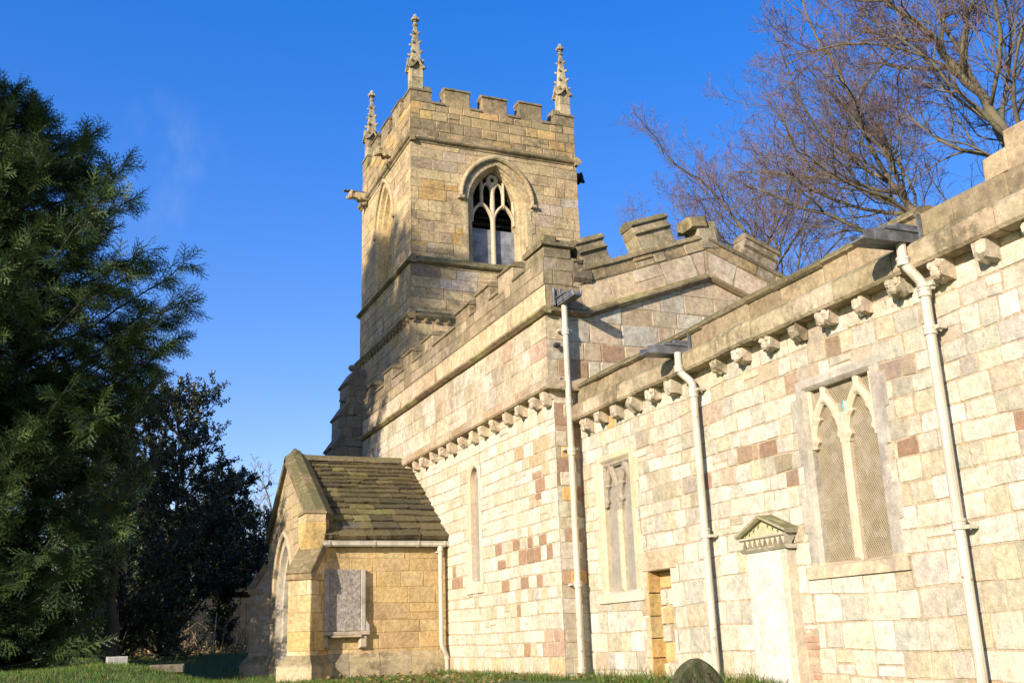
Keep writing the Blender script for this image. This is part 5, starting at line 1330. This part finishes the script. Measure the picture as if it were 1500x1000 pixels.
def prof1(t): return .97 * float(np.interp(t, (0, .1, .2, .4, .5, .61, .72, .83, .93, 1.0), (3.45, 3.5, 3.5, 3.75, 3.95, 4.2, 3.75, 2.9, 2.1, .8)))
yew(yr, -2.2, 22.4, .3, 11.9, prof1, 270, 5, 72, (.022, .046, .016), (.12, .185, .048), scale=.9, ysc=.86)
gnarled_trunk(yr, -2.2, 22.4, .2, 9.2, .5, 3); gnarled_trunk(yr, 1.0, 22.2, .2, 2.2, .18, 4)
y2 = empty('shade_tree', (-8.6, 17.3, -.3), label='unseen tall tree added left of the yew, bare trunk and high crown shaped to shade the tower', category='tree')
yew(y2, -8.6, 17.3, 14.2, 3.8, lambda t: 4.2 * (1 - t ** 2) * (.55 + .45 * min(1, t * 3)) + .2, 80, 8, 18, (.022, .034, .013), (.1, .11, .03), scale=1.5)  # added out of view: high crown shades the tower and clears the yew
gnarled_trunk(y2, -8.6, 17.3, -.4, 18, .4, 5)

# ---- broad-leaved evergreens
def leafy(name, label, cat, base, H, prof, n_limb, seed, leaf, per, lo, hi, dens=1.0, group=None, up=.6, bark_r=.05, tilt=(0, 0)):
    r = random.Random(seed); rr = np.random.default_rng(seed)
    root = empty(name, base, label=label, category=cat)
    if group: root['group'] = group
    bx, by, bz = base; limbs = []; P_, = [[]]
    limbs.append(([Vector((bx, by, bz - .1)), Vector((bx + .05, by, bz + H * .4)), Vector((bx + tilt[0], by + tilt[1], bz + H * .9))], [bark_r * 2, bark_r * 1.4, .01]))
    for i in range(n_limb):
        t = (i + .5) / n_limb; az = i * 2.4 + r.uniform(-.4, .4); rad = prof(t) * r.uniform(.7, 1.15)
        tip = Vector((bx + tilt[0] * t + rad * math.cos(az), by + tilt[1] * t + rad * math.sin(az), bz + H * t * r.uniform(.94, 1.05) + .1))
        a = Vector((bx + tilt[0] * t * .5, by + tilt[1] * t * .5, max(bz + .1, tip.z - rad * r.uniform(.5, 1.2) - .3)))
        mid = a.lerp(tip, .6) + Vector((0, 0, -.12 * rad)); n = 7
        pts = [a * (1 - s) ** 2 + mid * 2 * s * (1 - s) + tip * s * s for s in [k / n for k in range(n + 1)]]
        limbs.append((pts, [lerp(bark_r * .7, .006, k / n) for k in range(n + 1)]))
        nb = int((3 + (tip - a).length * 3) * dens)
        for b in range(nb):
            s = r.uniform(.25, 1.0); f = s * n; q = min(n - 1, int(f)); p = pts[q].lerp(pts[q + 1], f - q); d = (pts[q + 1] - pts[q]).normalized()
            o = Matrix.Rotation(r.uniform(0, 6.28), 3, d) @ d.orthogonal().normalized()
            bd = (d * .8 + o * .8 + Vector((0, 0, up * .4))).normalized(); bl = r.uniform(.25, .7)
            e = p + bd * bl; limbs.append(([p, e], [.01, .004]))
            for k in range(per):
                x = p.lerp(e, r.uniform(.25, 1.05)); P_.append(tuple(x + Vector((r.gauss(0, .035), r.gauss(0, .035), r.gauss(0, .035)))))
    Pn = np.array(P_); n = len(Pn); l = leaf
    tm = np.array([[(0, 0, 0), (.3 * l, .45 * l, .05 * l), (0, l, 0)], [(0, 0, 0), (0, l, 0), (-.3 * l, .45 * l, .05 * l)]])
    D = norm(rr.normal(0, 1, (n, 3)) + np.array([0, 0, .15])); X, Y, Z = frames(D, rr.uniform(0, 6.28, n))
    T = stamp(tm, Pn, X, Y, Z, rr.uniform(.7, 1.3, n)); f = np.repeat(np.clip(rr.normal(.3, .25, n), 0, 1), 2)[:, None]
    C = (np.array(lo) * (1 - f) + np.array(hi) * f)
    tri_object('foliage', T, C, M['leaf'], root)
    V, F_ = tube_mesh(limbs, 4); mb = MB(); mb.mesh(V, F_, (.1, .1, .1)); mb.build('branches', M['darkbark'], root)
    return root
leafy('holly_tree', 'dark holly tree with thin upright shoots between the yew and the porch', 'tree', (2.9, 31, .4), 7.6, lambda t: (2.45 * (1 - t ** 2.6) + .25) * sstep(.28, .42, t) + .2, 100, 5, .085, 50, (.018, .028, .012), (.06, .07, .024), 1.25)
leafy('holly_tree', 'spreading dark evergreen whose low boughs hang over the roof of the dark shed', 'tree', (4.7, 33.5, .4), 5.6, lambda t: (2.2 * (1 - t ** 2.2) + .2) * sstep(.4, .55, t) + .1, 90, 15, .085, 50, (.020, .028, .014), (.055, .06, .026), 1.2)
leafy('holly_tree', 'dark holly half hidden behind the right flank of the yew', 'tree', (1.5, 28.5, .4), 7.0, lambda t: (1.7 * (1 - t ** 2.4) + .25) * sstep(.1, .3, t) + .3, 70, 33, .085, 44, (.018, .028, .012), (.06, .07, .024), 1.25)
leafy('ivy_bush', 'pale variegated bush at the foot of the holly beside the shed', 'shrub', (2.55, 29.5, .4), 2.3, lambda t: .75 * (1 - t ** 2) + .15, 26, 25, .07, 22, (.04, .05, .018), (.17, .17, .055), 1.2)
for i, (x, y, h, rd, lab) in enumerate(((-7, 44, 9, 4.2, 'tall dark evergreen far behind the yew on the left'), (1.5, 44, 8.5, 4.2, 'dense dark evergreen standing behind the holly tree'), (3.2, 40.5, 4.6, 3.0, 'rounded dark evergreen bush beside the left end of the shed'), (6.0, 48, 6.2, 3.6, 'low olive-green shrub mass seen over the dark shed'))):
    leafy('evergreen_tree', lab, 'tree', (x, y, .4), h, lambda t, rd=rd: rd * (1 - t ** 2) + .3, 90, 60 + i, .19, 34, (.025, .034, .016), (.07, .075, .03), 1.2)

# ---- dark shed, brambles, stake, grave stones
sh = empty('shed', (5.2, 36.5, .4), label='low dark shed with a flat overhanging roof in the shade behind the brambles', category='shed')
mb = MB()
for i in range(17):
    x = 3.2 + i * .22
    block(mb, east(36.2), x, x + .21, .3, 2.38, -.05, .0 + rng.uniform(0, .012), (.03, .03, .03), .006, rng, .003)
boxw(mb, 3.2, 6.95, 36.25, 39, .3, 2.38, (.03, .03, .03)); mb.build('wall', M['shed'], sh)
mb = MB(); boxw(mb, 3.0, 7.1, 35.95, 39.2, 2.385, 2.50, (.02, .02, .02)); mb.build('roof', M['shed'], sh)
mb = MB(); masonry(mb, east(36.0), rect(6.05, 7.3, .2, 1.35), [(1, (.2, .17, .13)), (1, (.25, .21, .16))], (.12, .1, .08), (), seed=5, rowseed=3, rowh=(.15, .22), stw=(.2, .4)); boxw(mb, 6.05, 7.3, 36.01, 36.19, .2, 1.34, (.2, .17, .13)); mb.build('stone_base', M['grey'], sh)
rb2 = random.Random(8); paths = []
for i in range(46):
    x, y = rb2.uniform(2.6, 5.9), rb2.uniform(31.8, 34.5); z = ground_z(x, y); a = rb2.uniform(0, 6.28); L = rb2.uniform(.5, 1.5); hh = rb2.uniform(.3, 1.0)
    pts = [Vector((x + math.cos(a) * L * s, y + math.sin(a) * L * s * .6, z + hh * 4 * s * (1 - s * rb2.uniform(.6, .95)) + rb2.gauss(0, .02))) for s in [k / 6 for k in range(7)]]
    paths.append((pts, [lerp(.016, .006, k / 6) for k in range(7)]))
V, F_ = tube_mesh(paths, 4); mb = MB(); mb.mesh(V, F_, (.1, .1, .1))
mb.build('brambles', bark('dead_stems', (.20, .14, .09), (.30, .22, .14), (.22, .16, .1)), None, label='tangle of dead arching bramble stems in front of the dark shed', category='brambles')
n = 2600; x = nr.uniform(2.2, 6.4, n); y = nr.uniform(31.2, 35.5, n); z = np.array([ground_z(a, b_) for a, b_ in zip(x, y)]) + nr.exponential(.10, n)
tm = np.array([[(0, 0, 0), (.025, .04, .008), (0, .08, 0)], [(0, 0, 0), (0, .08, 0), (-.025, .04, .008)]])
D = norm(nr.normal(0, 1, (n, 3))); X, Y, Z = frames(D, nr.uniform(0, 6.28, n)); T = stamp(tm, np.stack([x, y, z], 1), X, Y, Z, nr.uniform(.6, 1.2, n))
n2 = 900; x2 = np.where(nr.random(n2) < .5, nr.uniform(6.3, 7.2, n2), nr.uniform(4.2, 6.8, n2)); y2_ = np.where(x2 > 6.75, nr.uniform(9.5, 14.1, n2), nr.uniform(14.5, 19.1, n2)); z2 = np.array([ground_z(a, b_) for a, b_ in zip(x2, y2_)]) + nr.uniform(.015, .06, n2)
x, y, z = np.concatenate([x, x2]), np.concatenate([y, y2_]), np.concatenate([z, z2]); n += n2
D = norm(nr.normal(0, 1, (n, 3)) * np.array([1, 1, .5])); X, Y, Z = frames(D, nr.uniform(0, 6.28, n)); T = stamp(tm, np.stack([x, y, z], 1), X, Y, Z, nr.uniform(.6, 1.2, n))
pal = np.array([(.22, .13, .045), (.16, .10, .045), (.07, .09, .03), (.26, .18, .06)]); tri_object('fallen_leaves', T, np.repeat(pal[nr.integers(0, 4, n)], 2, 0), M['leaf'], None, kind='stuff')
mb = MB(); V, F_ = tube_mesh([([Vector((4.28, 32.2, .3)), Vector((4.30, 32.2, 1.0)), Vector((4.34, 32.2, 1.62))], [.018, .017, .014])], 6); mb.mesh(V, F_, (.5, .5, .45))
o = mb.build('garden_cane', plain('bleached_cane', (.45, .42, .34), .7, 0, .2, 20, .2), None, label='thin pale cane standing upright among the brambles', category='stake')
# weathered gravestone in the foreground
gx, gy0 = 4.985, 7.85
mb = MB(); gzb = ground_z(gx, gy0); top = .34
def sdg(u, v):
    x = abs(u - gx); hw = .27
    sp = top - .34
    if v < sp: return min(hw - x, v - (gzb - .2))
    Rr = .36
    return min(Rr - math.hypot(x + (Rr - hw), v - sp), 9)
hgt = math.sqrt(.36 ** 2 - (.36 - .27) ** 2); top_off = hgt
def sdg2(u, v): return sdg(u, v + (hgt - .34))
plate(mb, Frame((gx, gy0, 0), (1, 0, -.03), (0, .06, 1), (0, -1, .06)), lambda u, v: sdg2(u + gx, v), -.32, .32, gzb - .2, .42, .018, .05, -.05, (.085, .085, .045), .022, .8,
      colf=lambda u, v: jit(random.Random(int((u + 9) * 55) * 31 + int((v + 9) * 16)), (.035, .03, .02) if (v < .21 and math.sin(u * 78 + 2 * math.sin(v * 40)) > .55) else (.085, .085, .04) if math.sin(u * 47 + v * 9) > -.2 else (.15, .13, .08), .22))  # low dark streaks paint the shade of uncut carved hollows among the moss
F = Frame((0, gy0 + .05, 0), (1, 0, 0), (0, 0, 1), (0, 1, 0))
cdt_fill(mb, F, [[(gx - .26, gzb - .2), (gx + .26, gzb - .2), (gx + .26, -.02), (gx + .12, .2), (gx, .28), (gx - .12, .2), (gx - .26, -.02)]], lambda a, b_: True, 0, (.08, .08, .05))
gvo = mb.build('gravestone', M['grave'], None, label='weathered gravestone with a pointed mossy top in front of the chancel wall', category='gravestone')
mb = MB(); block(mb, east(18.75), .84, 1.16, .30, .50, -.5, .0, (.35, .34, .30), .015, rng, .006)
mb.build('low_headstone', M['grey'], None, label='small pale stone block lying in the grass under the yew', category='gravestone')
mb = MB(); 
for x0, x1 in ((.95, 1.30), (1.45, 1.95)): block(mb, east(17.9), x0, x1, .22, .355, -.25, .0, (.2, .17, .12), .02, rng, .01)
mb.build('grave_kerb', M['grave'], None, label='sunken mossy stone kerb edging a grave in the lawn', category='grave kerb')

# ================================================================== SKY, SUN, CAMERA
W = bpy.data.worlds.new('World'); S.world = W; W.use_nodes = True; t = W.node_tree; t.nodes.clear()
WISP = (0.0493, 0.9102, 0.4112)
sky = N(t, 'ShaderNodeTexSky', sky_type='NISHITA'); sky.sun_disc = False
SUN_EL, SUN_AZ = R(20), math.atan2(-.862, -.507)          # azimuth as direction (sin, cos) in x, y
sky.sun_elevation = SUN_EL; sky.sun_rotation = SUN_AZ % (2 * math.pi); sky.air_density = 1.0; sky.dust_density = .6; sky.ozone_density = 2.5; sky.altitude = 100
hs = N(t, 'ShaderNodeHueSaturation'); hs.inputs['Saturation'].default_value = 1.25; hs.inputs['Hue'].default_value = .505; hs.inputs['Value'].default_value = 1.0
bg = N(t, 'ShaderNodeBackground'); bg.inputs[1].default_value = .15; ow = N(t, 'ShaderNodeOutputWorld')
gm = N(t, 'ShaderNodeGamma'); gm.inputs[1].default_value = .55
hs2 = N(t, 'ShaderNodeHueSaturation'); hs2.inputs['Saturation'].default_value = 1.44; hs2.inputs['Hue'].default_value = .530; hs2.inputs['Value'].default_value = 1.63
t.links.new(sky.outputs[0], hs.inputs['Color']); t.links.new(hs.outputs[0], gm.inputs[0]); t.links.new(gm.outputs[0], hs2.inputs['Color']); tc = N(t, 'ShaderNodeTexCoord'); dv = N(t, 'ShaderNodeVectorMath', operation='DOT_PRODUCT'); dv.inputs[1].default_value = WISP; t.links.new(tc.outputs['Generated'], dv.inputs[0])
mpw = N(t, 'ShaderNodeMapping'); mpw.inputs['Scale'].default_value = (9, 9, 4); t.links.new(tc.outputs['Generated'], mpw.inputs[0])
wf = mul(t, mul(t, ramp(t, dv.outputs['Value'], .9965, .9998), ramp(t, noise(t, mpw.outputs[0], 1.6, 6, .6), .45, .8)), .17)
t.links.new(mixc(t, wf, hs2.outputs[0], (2.6, 3.0, 3.7)), bg.inputs[0]); t.links.new(bg.outputs[0], ow.inputs[0])
sl = bpy.data.lights.new('sun', 'SUN'); sl.energy = 4.6; sl.angle = R(.5); sl.color = (1.0, .88, .735)
so = bpy.data.objects.new('sun', sl); COL.objects.link(so)
sd_ = Vector((math.sin(SUN_AZ) * math.cos(SUN_EL), math.cos(SUN_AZ) * math.cos(SUN_EL), math.sin(SUN_EL)))
so.rotation_euler = sd_.to_track_quat('Z', 'Y').to_euler(); so.location = sd_ * 60
cam = bpy.data.cameras.new('camera'); cam.sensor_width = 36; cam.lens = 1534.56 / 1500 * 36; cam.clip_start = .1; cam.clip_end = 2000
co = bpy.data.objects.new('camera', cam); COL.objects.link(co); S.camera = co
yaw, pit, rol = R(23.41717), R(15.97246), R(-1.9475)
Fw = Vector((math.sin(yaw) * math.cos(pit), math.cos(yaw) * math.cos(pit), math.sin(pit))); r_ = Vector((math.cos(yaw), -math.sin(yaw), 0)); u_ = r_.cross(Fw)
rx = r_ * math.cos(rol) + u_ * math.sin(rol); ux = u_ * math.cos(rol) - r_ * math.sin(rol)
mt = Matrix((rx, ux, -Fw)).transposed().to_4x4(); mt.translation = Vector((0, 0, .52)); co.matrix_world = mt
S.view_settings.view_transform = 'Standard'; S.view_settings.look = 'None'; S.view_settings.exposure = .9; S.view_settings.gamma = 1
S.cycles.use_denoising = True
